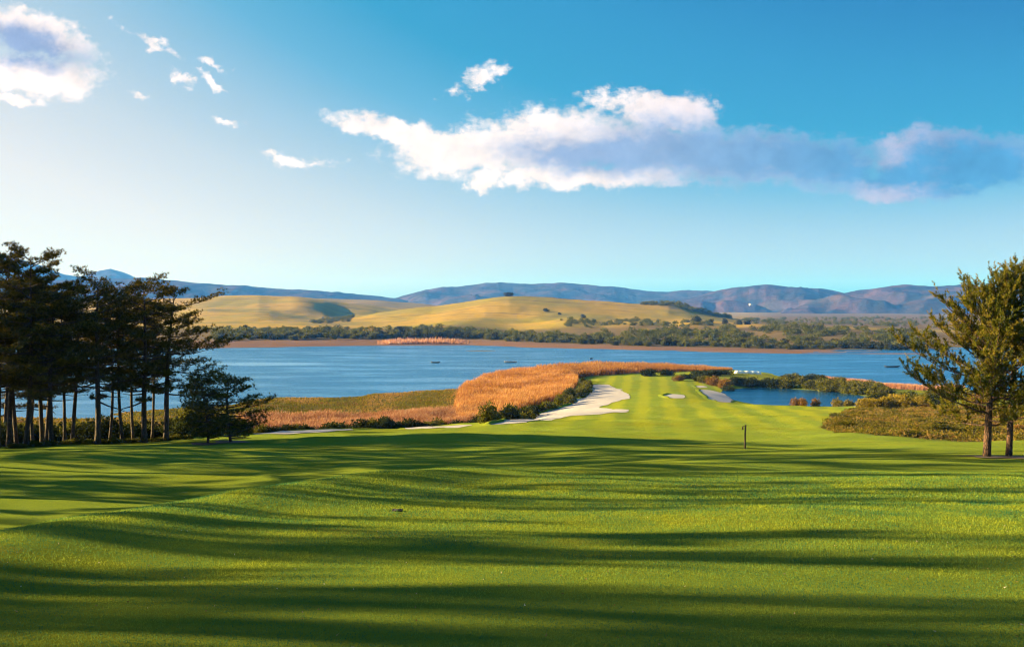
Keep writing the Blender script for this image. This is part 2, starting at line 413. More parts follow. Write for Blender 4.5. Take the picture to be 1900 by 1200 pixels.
M = dict(
    turf=ground_mat(), lake=water_mat('lagoon_water', (0.004, 0.085, 0.240), 1.0, 0.18), pond=water_mat('pond_water', (0.004, 0.070, 0.200), 0.6, 0.10),
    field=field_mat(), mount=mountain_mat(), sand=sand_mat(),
    blade=leaf_mat('grass_blades', [(0, (0.038, 0.135, 0.060)), (0.5, (0.150, 0.255, 0.048)), (1, (0.29, 0.33, 0.030))], 0.35, obj_var=0.0),
    pine=leaf_mat('pine_needles', [(0, (0.022, 0.030, 0.009)), (0.5, (0.090, 0.080, 0.015)), (1, (0.24, 0.165, 0.030))], 0.15),
    young=leaf_mat('young_pine_needles', [(0, (0.034, 0.052, 0.010)), (0.5, (0.130, 0.132, 0.016)), (1, (0.29, 0.21, 0.034))], 0.22, obj_var=0.05),
    reed=leaf_mat('reed_stalks', [(0, (0.17, 0.070, 0.026)), (0.45, (0.35, 0.155, 0.048)), (0.8, (0.47, 0.235, 0.075)), (1, (0.54, 0.34, 0.14))], 0.3),
    redreed=leaf_mat('brown_reed_stalks', [(0, (0.14, 0.058, 0.032)), (0.45, (0.28, 0.120, 0.062)), (0.8, (0.37, 0.185, 0.095)), (1, (0.45, 0.29, 0.17))], 0.3),
    pinkreed=leaf_mat('pale_reed_stalks', [(0, (0.34, 0.15, 0.085)), (0.5, (0.54, 0.28, 0.17)), (1, (0.70, 0.46, 0.32))], 0.3),
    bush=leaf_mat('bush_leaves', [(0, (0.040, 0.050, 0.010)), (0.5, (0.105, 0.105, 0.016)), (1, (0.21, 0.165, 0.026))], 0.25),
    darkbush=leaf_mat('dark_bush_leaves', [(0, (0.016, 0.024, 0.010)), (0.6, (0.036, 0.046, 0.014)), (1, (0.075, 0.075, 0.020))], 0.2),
    heath=leaf_mat('heath_leaves', [(0, (0.065, 0.070, 0.012)), (0.4, (0.190, 0.170, 0.024)), (0.75, (0.28, 0.190, 0.044)), (1, (0.42, 0.24, 0.09))], 0.25, obj_var=0.3),
    gorse=leaf_mat('yellow_bush_leaves', [(0, (0.07, 0.065, 0.012)), (0.5, (0.19, 0.145, 0.018)), (1, (0.42, 0.27, 0.02))], 0.25),
    rust=leaf_mat('rusty_bush_leaves', [(0, (0.09, 0.05, 0.016)), (0.5, (0.19, 0.105, 0.028)), (1, (0.32, 0.17, 0.05))], 0.25),
    farbush=leaf_mat('far_bush_leaves', [(0, (0.045, 0.058, 0.010)), (0.5, (0.105, 0.112, 0.014)), (1, (0.22, 0.18, 0.024))], 0.3),
    fardark=leaf_mat('far_dark_leaves', [(0, (0.022, 0.028, 0.008)), (0.5, (0.045, 0.050, 0.011)), (1, (0.10, 0.088, 0.016))], 0.25),
    fleck=leaf_mat('pale_flecks', [(0, (0.16, 0.10, 0.04)), (0.6, (0.34, 0.25, 0.10)), (1, (0.6, 0.55, 0.40))], 0.2, obj_var=0.0),
    bark=bark_mat('pine_bark', (0.018, 0.012, 0.009), (0.105, 0.066, 0.042)), bark2=bark_mat('young_pine_bark', (0.022, 0.013, 0.008), (0.150, 0.074, 0.040)),
    wood=plain_mat('weathered_pole', (0.055, 0.035, 0.022), 0.85, 0.4, 14, 0.4), black=plain_mat('black_plastic', (0.004, 0.005, 0.004), 0.95, 0.2),
    white=plain_mat('white_boat_paint', (0.78, 0.78, 0.76), 0.35, 0.06), hull=plain_mat('dark_boat_hull', (0.05, 0.035, 0.03), 0.5, 0.3), cream=plain_mat('white_wall', (0.80, 0.78, 0.74), 0.8, 0.06),
    roof=plain_mat('farm_roof', (0.22, 0.13, 0.10), 0.8, 0.2), cloth=plain_mat('oarsman_clothes', (0.16, 0.12, 0.12), 0.9, 0.3), mulch=plain_mat('pine_litter', (0.060, 0.034, 0.018), 0.95, 0.6, 3.0, 0.8),
    bar=plain_mat('mud', (0.045, 0.035, 0.028), 0.9, 0.3, 0.2), dark=plain_mat('window_dark', (0.02, 0.025, 0.03), 0.3, 0.1),
)

# ------------------------------------------------------------------ near ground: the golf course
PROF_D = np.array([-30, 0, 10, 25, 50, 75, 97, 120, 150, 190, 230, 280, 330, 380, 430, 480, 540, 700.])
PROF_Z = np.array([-1.0, 2.0, 3.05, 4.7, 7.4, 10.0, 12.4, 14.2, 16.2, 18.4, 20.2, 21.8, 22.8, 23.4, 23.8, 24.6, 26.5, 30])
_pd = np.linspace(-30, 700, 3000); _pz = np.interp(_pd, PROF_D, PROF_Z)
_k = np.hanning(61); _k /= _k.sum(); _pz = np.convolve(np.pad(_pz, 30, mode='reflect', reflect_type='odd'), _k, 'valid')


def prof(d): return np.interp(d, _pd, _pz)


# (photo column, distance, drop below the eye)
CTRL = [(px, d, None) for px in (700, 950, 1200, 1400) for d in (8, 25, 50, 75, 97, 115)] + [(px, d, None) for px in (1200, 1300) for d in (150, 190, 230, 280)] + \
       [(px, d, None) for px in (0, 350, 1700, 1900, 2300) for d in (8, 25, 50, 68)] + [(1600, 97, None), (2300, 120, None), (1080, 150, None), (1000, 150, None), (1450, 150, None), (1450, 190, None)] + \
       [(-1500, d, None) for d in (0, 30, 70)] + [(-1500, 120, 14.5), (3200, 0, None), (3200, 60, None), (3200, 150, None)] + [
    (0, 105, 13.55), (300, 120, 14.3), (450, 130, 15.07), (600, 140, 15.72), (750, 150, 16.6), (900, 165, 17.35), (180, 112, 13.9),
    (500, 175, 21), (500, 200, 23.6), (500, 213, 24.2), (600, 160, 18.6), (600, 190, 23.0), (700, 185, 21), (700, 205, 23.8), (750, 165, 18.6), (850, 195, 21.6), (850, 225, 24), (850, 172, 18.4),
    (950, 180, 18.6), (950, 210, 22.4), (950, 240, 24.2), (1030, 205, 19.45), (1030, 250, 22.6), (1020, 290, 24.2), (1080, 265, 21.8), (1050, 300, 24.0), (1110, 305, 22.7), (1095, 340, 23.3), (1060, 370, 24.3),
    (1150, 250, 20.9), (1170, 300, 22.2), (1130, 345, 23.1),
    (900, 260, 24.4), (950, 320, 24.4), (1000, 360, 24.5), (900, 350, 24.8), (850, 270, 24.4),
    (0, 250, 25), (300, 278, 25), (500, 305, 25), (700, 327, 25), (860, 353, 25), (890, 390, 25), (960, 430, 25), (1050, 465, 25), (1200, 485, 25), (1340, 475, 25), (1420, 440, 25), (1500, 396, 25), (1600, 369, 25), (1700, 343, 25), (1800, 338, 25), (2100, 330, 25), (3000, 330, 25), (-700, 240, 25), (-1600, 230, 25),
    (0, 280, 26.6), (300, 310, 26.6), (500, 335, 26.6), (700, 360, 26.6), (840, 385, 26.6), (870, 420, 26.6), (940, 460, 26.6), (1050, 495, 26.6), (1200, 515, 26.6), (1360, 505, 26.6), (1450, 465, 26.6), (1530, 420, 26.6), (1620, 395, 26.6), (1710, 370, 26.6), (1800, 365, 26.6), (2100, 360, 26.6), (-700, 270, 26.6), (-1600, 260, 26.6), (3000, 360, 26.6),
    (500, 260, 24.72), (700, 270, 24.72), (800, 290, 24.75), (0, 215, 24.7), (300, 235, 24.7), (500, 285, 24.85), (700, 305, 24.85), (830, 330, 24.85), (-700, 200, 24.6),
    (0, 130, 16.3), (0, 165, 21), (0, 195, 24.2), (300, 145, 17.8), (300, 180, 22.6), (300, 205, 24.3), (-700, 130, 16), (-700, 170, 22),
    (1200, 380, 23.4), (1200, 430, 24), (1200, 465, 24.6), (1100, 420, 24.2), (1300, 380, 23.6), (1300, 440, 24.2),
    (1380, 190, None), (1380, 215, 19.5), (1480, 215, 19.55), (1560, 215, 19.5), (1450, 268, 24.2), (1530, 264, 24.1), (1370, 262, 23.2), (1400, 300, 26.0), (1500, 288, 26.0), (1450, 310, 26.2), (1380, 322, 25.6), (1570, 292, 25.6), (1620, 285, 24.6), (1345, 318, 24.3),
    (1330, 285, 22.9), (1310, 300, 22.9), (1290, 262, 21.3), (1340, 258, 21.6), (1400, 345, 24.35), (1500, 335, 24.3), (1600, 318, 24.2), (1330, 345, 23.8), (1450, 375, 24), (1550, 352, 23.9), (1700, 310, 23.4), (1700, 250, 21.2), (1700, 200, 18.5), (1620, 240, 21.2), (1700, 150, 16.1),
    (1900, 150, 16.1), (1900, 230, 20.2), (1900, 300, 23), (2300, 200, 18.6), (2300, 300, 23)]
_c = np.array([(a, b, prof(b) if c is None else c) for a, b, c in CTRL], float)
_cx = (_c[:, 0] - PX0) / F * np.maximum(_c[:, 1], 6)
def _st(x, y): return np.stack([x / (y + 20) * 1.0, np.log(y + 20) * 0.9], -1)
_cs = _st(_cx, _c[:, 1]); _cv = prof(_c[:, 1]) - _c[:, 2]
def _phi(r2): return np.sqrt(r2 + 0.02 ** 2)
_A = _phi(((_cs[:, None] - _cs[None]) ** 2).sum(-1)); _n = len(_cs)
_A = np.block([[_A, np.ones((_n, 1))], [np.ones((1, _n)), np.zeros((1, 1))]]); _A[:_n, :_n] -= np.eye(_n) * 0.004
_w = np.linalg.solve(_A, np.append(_cv, 0))

CREST = np.array([(-13, -20), (-10.5, 5), (-9.6, 20), (-9.4, 26), (-8.6, 32), (-6.6, 38.5), (-3.2, 44), (1.6, 48.5), (7, 52), (16, 56), (40, 60.)])
CREST_A = np.array([1.5, 2.3, 2.7, 2.8, 2.8, 2.6, 2.1, 1.3, 0.7, 0.2, 0.0])


def crest_drop(x, y):
    best = np.full(x.shape, 1e9); amp = np.zeros(x.shape); sg = np.zeros(x.shape)
    for i in range(len(CREST) - 1):
        a, b = CREST[i], CREST[i + 1]; e = b - a
        t = np.clip(((x - a[0]) * e[0] + (y - a[1]) * e[1]) / (e @ e), 0, 1)
        d = np.hypot(x - a[0] - t * e[0], y - a[1] - t * e[1])
        s = np.sign(e[0] * (y - a[1]) - e[1] * (x - a[0]))
        k = d < best
        best = np.where(k, d, best); sg = np.where(k, s, sg); amp = np.where(k, CREST_A[i] * (1 - t) + CREST_A[i + 1] * t, amp)
    d = best * sg
    fade = 1 - sstep(y, 55, 105)
    lip = 0.28 * np.exp(-((d + 1.0) / 2.2) ** 2) * np.clip(amp / 2.5, 0, 1)
    return -amp * sstep(d, -0.8, 9.0) * fade * (1 - 0.6 * sstep(d, 18, 60)) + lip


def ground_z(x, y):
    x = np.asarray(x, float); y = np.asarray(y, float); sh = x.shape; x = x.ravel(); y = y.ravel()
    out = np.empty(x.shape)
    for i in range(0, len(x), 20000):
        q = _st(x[i:i + 20000], y[i:i + 20000])
        r2 = (q ** 2).sum(-1)[:, None] + (_cs ** 2).sum(-1)[None] - 2 * q @ _cs.T
        out[i:i + 20000] = _phi(np.maximum(r2, 0)) @ _w[:-1] + _w[-1]
    z = EYE - prof(y) + out + crest_drop(x, y)
    near = 1 - sstep(y, 200, 300)
    z = z + near * ((0.26 + 0.16 * sstep(y, 50, 80)) * fbm(x / 31 + 3, y / 24, 2) + (0.10 + 0.10 * sstep(y, 60, 130)) * fbm(x / 8.0, y / 6.5, 2)) * sstep(np.hypot(x, y), 4, 22) + (1 - near) * 0.12 * fbm(x / 22, y / 30, 3)
    return z.reshape(sh)


def gz(x, y): return float(ground_z(np.array([x]), np.array([y]))[0])


_rd = np.concatenate([np.linspace(5, 60, 400), np.linspace(60, 520, 1800)])
def hit(px, py, dmin=5.0):
    """First point of the ground seen at a photo pixel."""
    d = _rd[_rd >= dmin]
    x = (px - PX0) / F * d; zr = EYE + (PY0 - py) / F * d
    z = ground_z(x, d); k = np.nonzero(z >= zr)[0]
    i = k[0] if len(k) else len(d) - 1
    return np.array([x[i], d[i], z[i]])


def inside(x, y, poly):
    c = np.zeros(x.shape, bool); n = len(poly)
    for i in range(n):
        x1, y1 = poly[i][:2]; x2, y2 = poly[(i + 1) % n][:2]
        k = ((y1 > y) != (y2 > y)) & (x < (x2 - x1) * (y - y1) / (y2 - y1 + 1e-12) + x1)
        c ^= k
    return c


def pl(pts): return [((px - PX0) / F * d, d) for px, d in pts]
def scatter_in(poly, n, r=None):
    r = r or rng
    P = np.array(poly); lo, hi = P.min(0), P.max(0); out = np.zeros((0, 2))
    while len(out) < n:
        q = lo + r.random((4 * n, 2)) * (hi - lo)
        out = np.vstack([out, q[inside(q[:, 0], q[:, 1], poly)]])
    return out[:n]


# zones in plan (column, distance)
REED_A = pl([(440, 205), (500, 206), (600, 208), (700, 211), (780, 214), (850, 222), (905, 232), (950, 246), (905, 262), (850, 256), (780, 250), (700, 246), (600, 243), (500, 238), (440, 236)])
REED_B = pl([(850, 226), (905, 232), (950, 243), (1000, 262), (1040, 284), (1060, 300), (1068, 330), (1072, 350), (1060, 400), (1000, 425), (955, 425), (900, 392), (868, 352), (850, 310), (842, 262)])
REED_C = pl([(1060, 375), (1090, 396), (1150, 408), (1200, 418), (1260, 425), (1320, 440), (1360, 452), (1355, 470), (1300, 476), (1200, 484), (1100, 474), (1040, 455), (990, 432), (1010, 415)])
REED_D = pl([(1510, 385), (1560, 366), (1640, 343), (1720, 326), (1790, 325), (1790, 335), (1700, 340), (1600, 364), (1520, 392)])
MARSH = pl([(-300, 195), (100, 205), (440, 225), (600, 232), (780, 238), (850, 250), (900, 300), (900, 395), (860, 360), (700, 335), (500, 312), (300, 285), (-300, 255)])
LITTER = pl([(-900, 100), (-300, 100), (-40, 107), (150, 116), (300, 123), (400, 138), (470, 152), (600, 163), (760, 172), (860, 190), (850, 222), (700, 212), (440, 206), (0, 200), (-900, 190)])
HEATH = pl([(1522, 150), (1550, 133), (1620, 121), (1700, 116), (1900, 112), (2200, 112), (2300, 230), (1900, 225), (1760, 228), (1640, 235), (1590, 212), (1545, 178)])
SPIT = pl([(1290, 352), (1360, 346), (1420, 340), (1500, 332), (1600, 314), (1640, 288), (1640, 240), (1780, 235), (1950, 240), (1950, 332), (1800, 330), (1700, 335), (1600, 360), (1500, 388), (1420, 430), (1340, 440)])

NR, NCOL = 620, 620
_yy = 5 * (560 / 5) ** np.linspace(0, 1, NR) - 20
_sa = np.linspace(-1, 1, NCOL); _ss = 0.47 * _sa + 1.45 * np.sign(_sa) * np.abs(_sa) ** 7
GY, GS = np.meshgrid(_yy, _ss, indexing='ij'); GX = GS * (GY + 20)
GZ = ground_z(GX, GY)


def soft(poly, w):
    f = inside(GX.ravel(), GY.ravel(), poly).astype(float).reshape(GX.shape)
    for ax in (0, 1):
        for _ in range(w): f = (np.roll(f, 1, ax) + 2 * f + np.roll(f, -1, ax)) / 4
    return f


zone = np.zeros((NR * NCOL, 4), np.float32); zone[:, 3] = 1
zone[:, 0] = soft(MARSH, 2).ravel(); zone[:, 1] = np.maximum(soft(LITTER, 2), 0.9 * soft(REED_A, 1)).ravel()
zone[:, 2] = np.clip(sum(soft(p, 1) for p in (REED_B, REED_C, REED_D, HEATH)) + 0.5 * soft(SPIT, 2), 0, 1).ravel()
_i = np.arange(NR - 1)[:, None] * NCOL + np.arange(NCOL - 1)[None]
_q = np.stack([_i, _i + 1, _i + NCOL + 1, _i + NCOL], -1).reshape(-1, 4)
tag(obj('golf_ground', mesh('golf_ground', np.stack([GX, GY, GZ], -1), _q, M['turf'], True, {'zones': zone})), kind='structure')

# ------------------------------------------------------------------ lagoon and pond
_lake = [(-6000, 120, 0), (6000, 120, 0), (6000, 2600, 0), (-6000, 2600, 0)]
tag(obj('lagoon_water', mesh('lagoon_water', _lake, [[0, 1, 2, 3]], M['lake'])), kind='structure')


def drape(name, pts, mat, lift, spacing, smooth_edge=0.0, dish=0.0, flat=None):
    """A sheet on the ground inside an outline; dish lowers its middle."""
    P = []
    for i in range(len(pts)):
        a, b = np.array(pts[i][:2]), np.array(pts[(i + 1) % len(pts)][:2])
        n = max(1, int(np.linalg.norm(b - a) / spacing))
        P += [a + (b - a) * k / n for k in range(n)]
    P = np.array(P)
    if smooth_edge:
        for _ in range(3): P = (np.roll(P, 1, 0) + 2 * P + np.roll(P, -1, 0)) / 4
        P = P + smooth_edge * np.stack([fbm(P[:, 0] / 4, P[:, 1] / 5, 2), fbm(P[:, 1] / 5 + 9, P[:, 0] / 4, 2)], -1)
    lo, hi = P.min(0), P.max(0)
    gx, gy = np.meshgrid(np.arange(lo[0], hi[0], spacing), np.arange(lo[1], hi[1], spacing * 1.5))
    k = inside(gx.ravel(), gy.ravel(), P)
    I = np.stack([gx.ravel()[k], gy.ravel()[k]], -1)
    allp = np.vstack([P, I]); nb = len(P)
    vv, _, ff, *_ = delaunay_2d_cdt([Vector(p) for p in allp], [(i, (i + 1) % nb) for i in range(nb)], [], 1, 1e-4)
    vv = np.array([tuple(v) for v in vv])
    z = np.full(len(vv), flat) if flat is not None else ground_z(vv[:, 0], vv[:, 1]) + lift
    return mesh(name, np.column_stack([vv, z]), np.array([f for f in ff if len(f) == 3]), mat, True)


POND = pl([(1352, 262), (1420, 258), (1500, 256), (1560, 262), (1625, 276), (1650, 290), (1620, 306), (1560, 322), (1480, 338), (1400, 350), (1350, 345), (1335, 320), (1340, 290)])
tag(obj('pond_water', drape('pond_water', POND, M['pond'], 0, 6.0, flat=0.55)), kind='structure')


def outline(pts, spacing, rough=0.5):
    P = []
    for i in range(len(pts)):
        a, b = np.array(pts[i][:2]), np.array(pts[(i + 1) % len(pts)][:2])
        n = max(1, int(np.linalg.norm(b - a) / spacing))
        P += [a + (b - a) * k / n for k in range(n)]
    P = np.array(P)
    for _ in range(3): P = (np.roll(P, 1, 0) + 2 * P + np.roll(P, -1, 0)) / 4
    return P + rough * np.stack([fbm(P[:, 0] / 4, P[:, 1] / 5, 3), fbm(P[:, 1] / 5 + 9, P[:, 0] / 4, 3)], -1)


def bunker(label_pts, lip=0.4, name='sand_bunker'):
    P = outline([hit(px, py)[:2] for px, py in label_pts], 0.8)
    o = tag(obj(name, drape(name, [tuple(p) for p in P], M['sand'], 0.06, 0.9)), kind='structure')
    area = 0.5 * np.sum(P[:, 0] * np.roll(P[:, 1], -1) - np.roll(P[:, 0], -1) * P[:, 1])
    T = np.roll(P, -1, 0) - np.roll(P, 1, 0); N = np.stack([T[:, 1], -T[:, 0]], -1) * np.sign(area); N = unit(N)
    n = len(P); wv = lip * np.clip(0.12 - 0.75 * N[:, 0] + 0.55 * N[:, 1], 0.0, 1) * (1 + 0.4 * fbm(P[:, 0] / 3, P[:, 1] / 3, 2)); V = []
    for off, h in ((-0.30, -0.05), (-0.05, 0.75), (0.2, 1.0), (0.7, 0.7), (1.5, -0.06)):
        q = P + N * off; V.append(np.column_stack([q, ground_z(q[:, 0], q[:, 1]) + (wv * h if h > 0 else h)]))
    i = np.arange(n); Q = [np.stack([k * n + i, k * n + (i + 1) % n, (k + 1) * n + (i + 1) % n, (k + 1) * n + i], -1) for k in range(4)]
    obj('grass_lip', mesh('grass_lip', np.vstack(V), np.vstack(Q), M['turf'], True, {'zones': np.tile([0, 0, 0, 1.0], (5 * n, 1))}), o)
    return o


bunker([(1092, 714), (1128, 713), (1150, 722), (1172, 733), (1165, 740), (1140, 746), (1112, 756), (1170, 761), (1160, 765), (1120, 768), (1060, 772), (1020, 779), (975, 785), (930, 787), (900, 788), (930, 783), (960, 778), (1000, 768), (1035, 758), (1060, 750), (1082, 738), (1098, 725)])
bunker([(1226, 734), (1240, 731), (1262, 732), (1276, 735), (1268, 739), (1240, 739)], 0.35)
bunker([(1296, 723), (1320, 724), (1345, 731), (1360, 742), (1352, 747), (1330, 745), (1312, 738)], 0.18)
bunker([(1288, 716), (1300, 715), (1314, 718), (1300, 720)], 0.2)
bunker([(470, 803), (520, 801), (570, 800), (640, 796), (655, 796.5), (640, 799), (580, 803), (520, 806), (470, 806)], 0.12)
bunker([(740, 794), (790, 792), (850, 789), (880, 789), (850, 793), (790, 796), (745, 796)], 0.12)
bunker([(310, 811), (345, 807), (372, 807), (360, 810), (330, 813)], 0.12)

# ------------------------------------------------------------------ far shore, fields and hill
def curve(pts, px):
    p = np.array(pts, float); return np.interp(px, p[:, 0], p[:, 1])


FP = np.linspace(-700, 2600, 1100)
shore_d = EYE * F / (curve([(-700, 652), (0, 649), (430, 645), (700, 641), (870, 640), (1000, 645), (1200, 650), (1450, 655), (1700, 656), (2600, 658)], FP) - PY0)
knots = []           # (distance per column, height per column)
def ring(d, ys):
    d = d if hasattr(d, '__len__') else np.full(FP.shape, float(d))
    knots.append((d, EYE + (PY0 - curve(ys, FP)) / F * d))


knots.append((shore_d - 40, np.full(FP.shape, -1.6)))
knots.append((shore_d, np.full(FP.shape, 0.0)))
ring(shore_d + 55, [(-700, 638), (430, 633), (700, 630), (870, 631), (1000, 637), (1200, 643), (1450, 648), (1700, 651), (2600, 652)])
ring(1050, [(-700, 610), (350, 610), (500, 609), (700, 611), (800, 613), (900, 615), (1000, 615), (1200, 613), (1300, 609), (1450, 608), (1600, 612), (1720, 617), (2600, 620)])
ring(1320, [(-700, 600), (350, 603), (500, 603), (600, 603), (700, 601), (800, 598), (900, 592), (1000, 592), (1100, 595), (1200, 598), (1300, 598), (1450, 602), (1600, 606), (1720, 609), (2600, 610)])
ring(1700, [(-700, 590), (350, 592), (500, 592), (590, 597), (640, 589), (700, 580), (760, 572), (800, 568), (860, 560), (900, 553), (925, 549.5), (945, 548.5), (975, 549.5), (1000, 551.5), (1060, 554.5), (1120, 558), (1180, 563), (1240, 568), (1300, 580), (1360, 591), (1450, 600), (1600, 600), (1720, 602), (2600, 604)])
ring(2000, [(-700, 578), (350, 576), (480, 574), (600, 584), (640, 592), (700, 590), (800, 582), (900, 572), (1000, 572), (1200, 580), (1300, 592), (1450, 596), (1720, 597), (2600, 597)])
ring(2400, [(-700, 575), (0, 566), (250, 557), (350, 552.5), (420, 549.5), (480, 548.5), (540, 550), (600, 555), (650, 562), (700, 569), (760, 577), (850, 582), (1300, 590), (1450, 592), (2600, 592)])
ring(2900, [(-700, 578), (480, 562), (600, 563), (700, 566), (850, 575), (1300, 588), (2600, 589)])
ring(3700, [(-700, 560), (480, 556), (600, 554.5), (700, 557), (800, 566), (850, 572), (1300, 586), (1720, 585), (2600, 586)])
ring(5200, [(-700, 575), (850, 578), (2600, 583)])
FD = np.concatenate([np.linspace(0, 1, 30)[:-1] * 100 - 40, np.linspace(60, 1200, 150), np.linspace(1215, 2300, 70)[0:], np.linspace(2350, 4600, 50)])


def far_grid():
    kd = np.stack([k[0] for k in knots], 1); kz = np.stack([k[1] for k in knots], 1)
    D = shore_d[:, None] + FD[None]
    Z = np.empty_like(D)
    for i in range(len(FP)):                      # monotone cubic through the knots of each bearing
        x, y = kd[i], kz[i]; h = np.diff(x); dl = np.diff(y) / h
        mm = np.zeros_like(y); mm[1:-1] = np.where(dl[:-1] * dl[1:] > 0, 2 * dl[:-1] * dl[1:] / (dl[:-1] + dl[1:] + 1e-12), 0); mm[0] = dl[0]; mm[-1] = dl[-1]
        d = np.clip(D[i], x[0], x[-1]); j = np.clip(np.searchsorted(x, d) - 1, 0, len(x) - 2)
        t = (d - x[j]) / h[j]; t2 = t * t; t3 = t2 * t
        Z[i] = (2 * t3 - 3 * t2 + 1) * y[j] + (t3 - 2 * t2 + t) * h[j] * mm[j] + (-2 * t3 + 3 * t2) * y[j + 1] + (t3 - t2) * h[j] * mm[j + 1]
    P = np.broadcast_to(FP[:, None], D.shape)
    for px, d, sp, sd_, amp in ((850, 1200, 70, 190, 6), (1060, 1190, 60, 150, 6.5), (1180, 1160, 45, 100, 5), (1290, 1180, 36, 100, 4), (1260, 1800, 40, 200, 7), (380, 1900, 40, 150, 6), (470, 1750, 60, 180, 6), (560, 2150, 40, 150, 7)):
        Z = Z + amp * np.exp(-((P - px) / sp) ** 2 - ((D - d) / sd_) ** 2)
    X = (P - PX0) / F * D
    w = sstep(D - shore_d[:, None], 20, 200)
    Z = Z + w * (1.5 * fbm(X / 150, D / 300, 4) + 0.5 * fbm(X / 28, D / 60, 3)) + (1 - w) * 0.25 * fbm(X / 30, D / 20, 3) * sstep(D - shore_d[:, None], -20, 5)
    return X, D, Z, P


FX, FDD, FZ, FPP = far_grid()
_scr = np.maximum.reduce([sstep(FPP, 1300, 1460) * sstep(FDD, 1000, 1300), (1 - sstep(FDD, 1040, 1130)) * 0.9,
                          sstep(FPP, 1180, 1230) * (1 - sstep(FPP, 1320, 1380)) * sstep(FDD, 1560, 1680) * 0.9,
                          0.9 * np.exp(-((FPP - 615) / 28) ** 2 - ((FDD - 1600) / 330) ** 2), 0.8 * np.exp(-((FPP - 1030) / 50) ** 2 - ((FDD - 1690) / 40) ** 2),
                          sstep(FDD, 2500, 2800) * 0.55])
_bea = 1 - sstep(FDD - shore_d[:, None], 45, 75)
fz = np.stack([np.clip(_scr, 0, 1), _bea, np.zeros_like(_scr), np.ones_like(_scr)], -1).reshape(-1, 4)
_nf = FD.size; _i = np.arange(len(FP) - 1)[:, None] * _nf + np.arange(_nf - 1)[None]
_q = np.stack([_i, _i + _nf, _i + _nf + 1, _i + 1], -1).reshape(-1, 4)
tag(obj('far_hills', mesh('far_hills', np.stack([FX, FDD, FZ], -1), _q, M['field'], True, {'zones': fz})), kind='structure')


def far_z(px, d):
    i = int(np.clip(np.searchsorted(FP, px), 0, len(FP) - 1)); return float(np.interp(d, FDD[i], FZ[i]))


# ------------------------------------------------------------------ mountains
MOUNT = []
def mountain(name, d0, ridge, depth, seed, base_py=590, rough=1.0):
    P = np.linspace(ridge[0][0], ridge[-1][0], 520); rows = 70
    zr = EYE + (PY0 - curve(ridge, P)) / F * d0; zb = -5.0
    t = np.linspace(-1, 1, rows)
    D = np.repeat(d0 + t[None] * depth, len(P), 0)
    prof_ = (1 - np.abs(t) ** 1.25)[None]
    X = (P[:, None] - PX0) / F * D
    Z = zb + (zr[:, None] - zb) * prof_
    s = seed * 37.0
    mid = np.sqrt(np.clip(1 - prof_, 0, 1)) * np.clip(prof_ * 3, 0, 1)
    rid = 1 - np.abs(fbm(X / 900 + s + D / 2600, D / 1400 + s, 4, 0.55)) * 1.6
    Z = Z + rough * mid * (85 * rid - 40 + 40 * fbm(X / 300 + s, D / 420, 4, 0.55)) + 2.4 * fbm(X / 70 + s, D / 120, 3)
    i = np.arange(len(P) - 1)[:, None] * rows + np.arange(rows - 1)[None]
    q = np.stack([i, i + rows, i + rows + 1, i + 1], -1).reshape(-1, 4)
    MOUNT.append((X, D, Z))
    return tag(obj(name, mesh(name, np.stack([X, D, Z], -1), q, M['mount'], True)), kind='structure')


mountain('mountain_range', 9500, [(-700, 500), (-200, 452), (-60, 462), (0, 470), (60, 488), (120, 508), (150, 512), (180, 503), (205, 498), (230, 505), (262, 520), (300, 545), (420, 580), (520, 600)], 1500, 1, rough=0.8)
mountain('mountain_range', 7000, [(-700, 520), (0, 520), (200, 517), (262, 514), (330, 520), (420, 529), (500, 534), (560, 538), (640, 543), (700, 548), (740, 553), (800, 566), (860, 590), (900, 605)], 1500, 2, rough=0.7)
mountain('mountain_range', 7600, [(640, 600), (700, 566), (745, 549), (790, 537), (850, 532), (900, 524), (925, 522), (960, 524), (1000, 526), (1045, 525), (1100, 529), (1160, 533), (1200, 540), (1240, 542), (1270, 540), (1330, 541), (1400, 552), (1460, 575), (1520, 600)], 1900, 3)
mountain('mountain_range', 6400, [(1150, 610), (1230, 570), (1270, 556), (1320, 545), (1360, 535), (1400, 529), (1420, 528), (1450, 532), (1500, 537), (1520, 537), (1545, 541), (1580, 551), (1640, 575), (1720, 610)], 1500, 4)
mountain('mountain_range', 5600, [(1420, 612), (1460, 585), (1500, 564), (1545, 547), (1600, 538), (1650, 533), (1690, 531), (1730, 533), (1800, 531), (1860, 536), (1900, 541), (2000, 545), (2200, 535), (2600, 560)], 1300, 5)

# a flat plain under everything beyond the hills, out to the horizon
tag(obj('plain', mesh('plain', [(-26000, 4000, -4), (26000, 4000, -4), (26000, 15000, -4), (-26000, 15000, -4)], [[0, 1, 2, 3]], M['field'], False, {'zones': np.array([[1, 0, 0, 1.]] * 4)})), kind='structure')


# ------------------------------------------------------------------ foliage builders
def tris(base, dirs, length, width, tint, r):
    """One slender triangle per row: base point, direction, length, width."""
    n = len(base); side = unit(np.cross(dirs, unit(r.normal(size=(n, 3)))))
    w = np.broadcast_to(width, (n,))[:, None] / 2; L = np.broadcast_to(length, (n,))[:, None]
    V = np.stack([base - side * w, base + side * w, base + dirs * L], 1).reshape(-1, 3)
    return V, np.arange(3 * n).reshape(-1, 3), np.repeat(np.broadcast_to(tint, (n,)), 3)


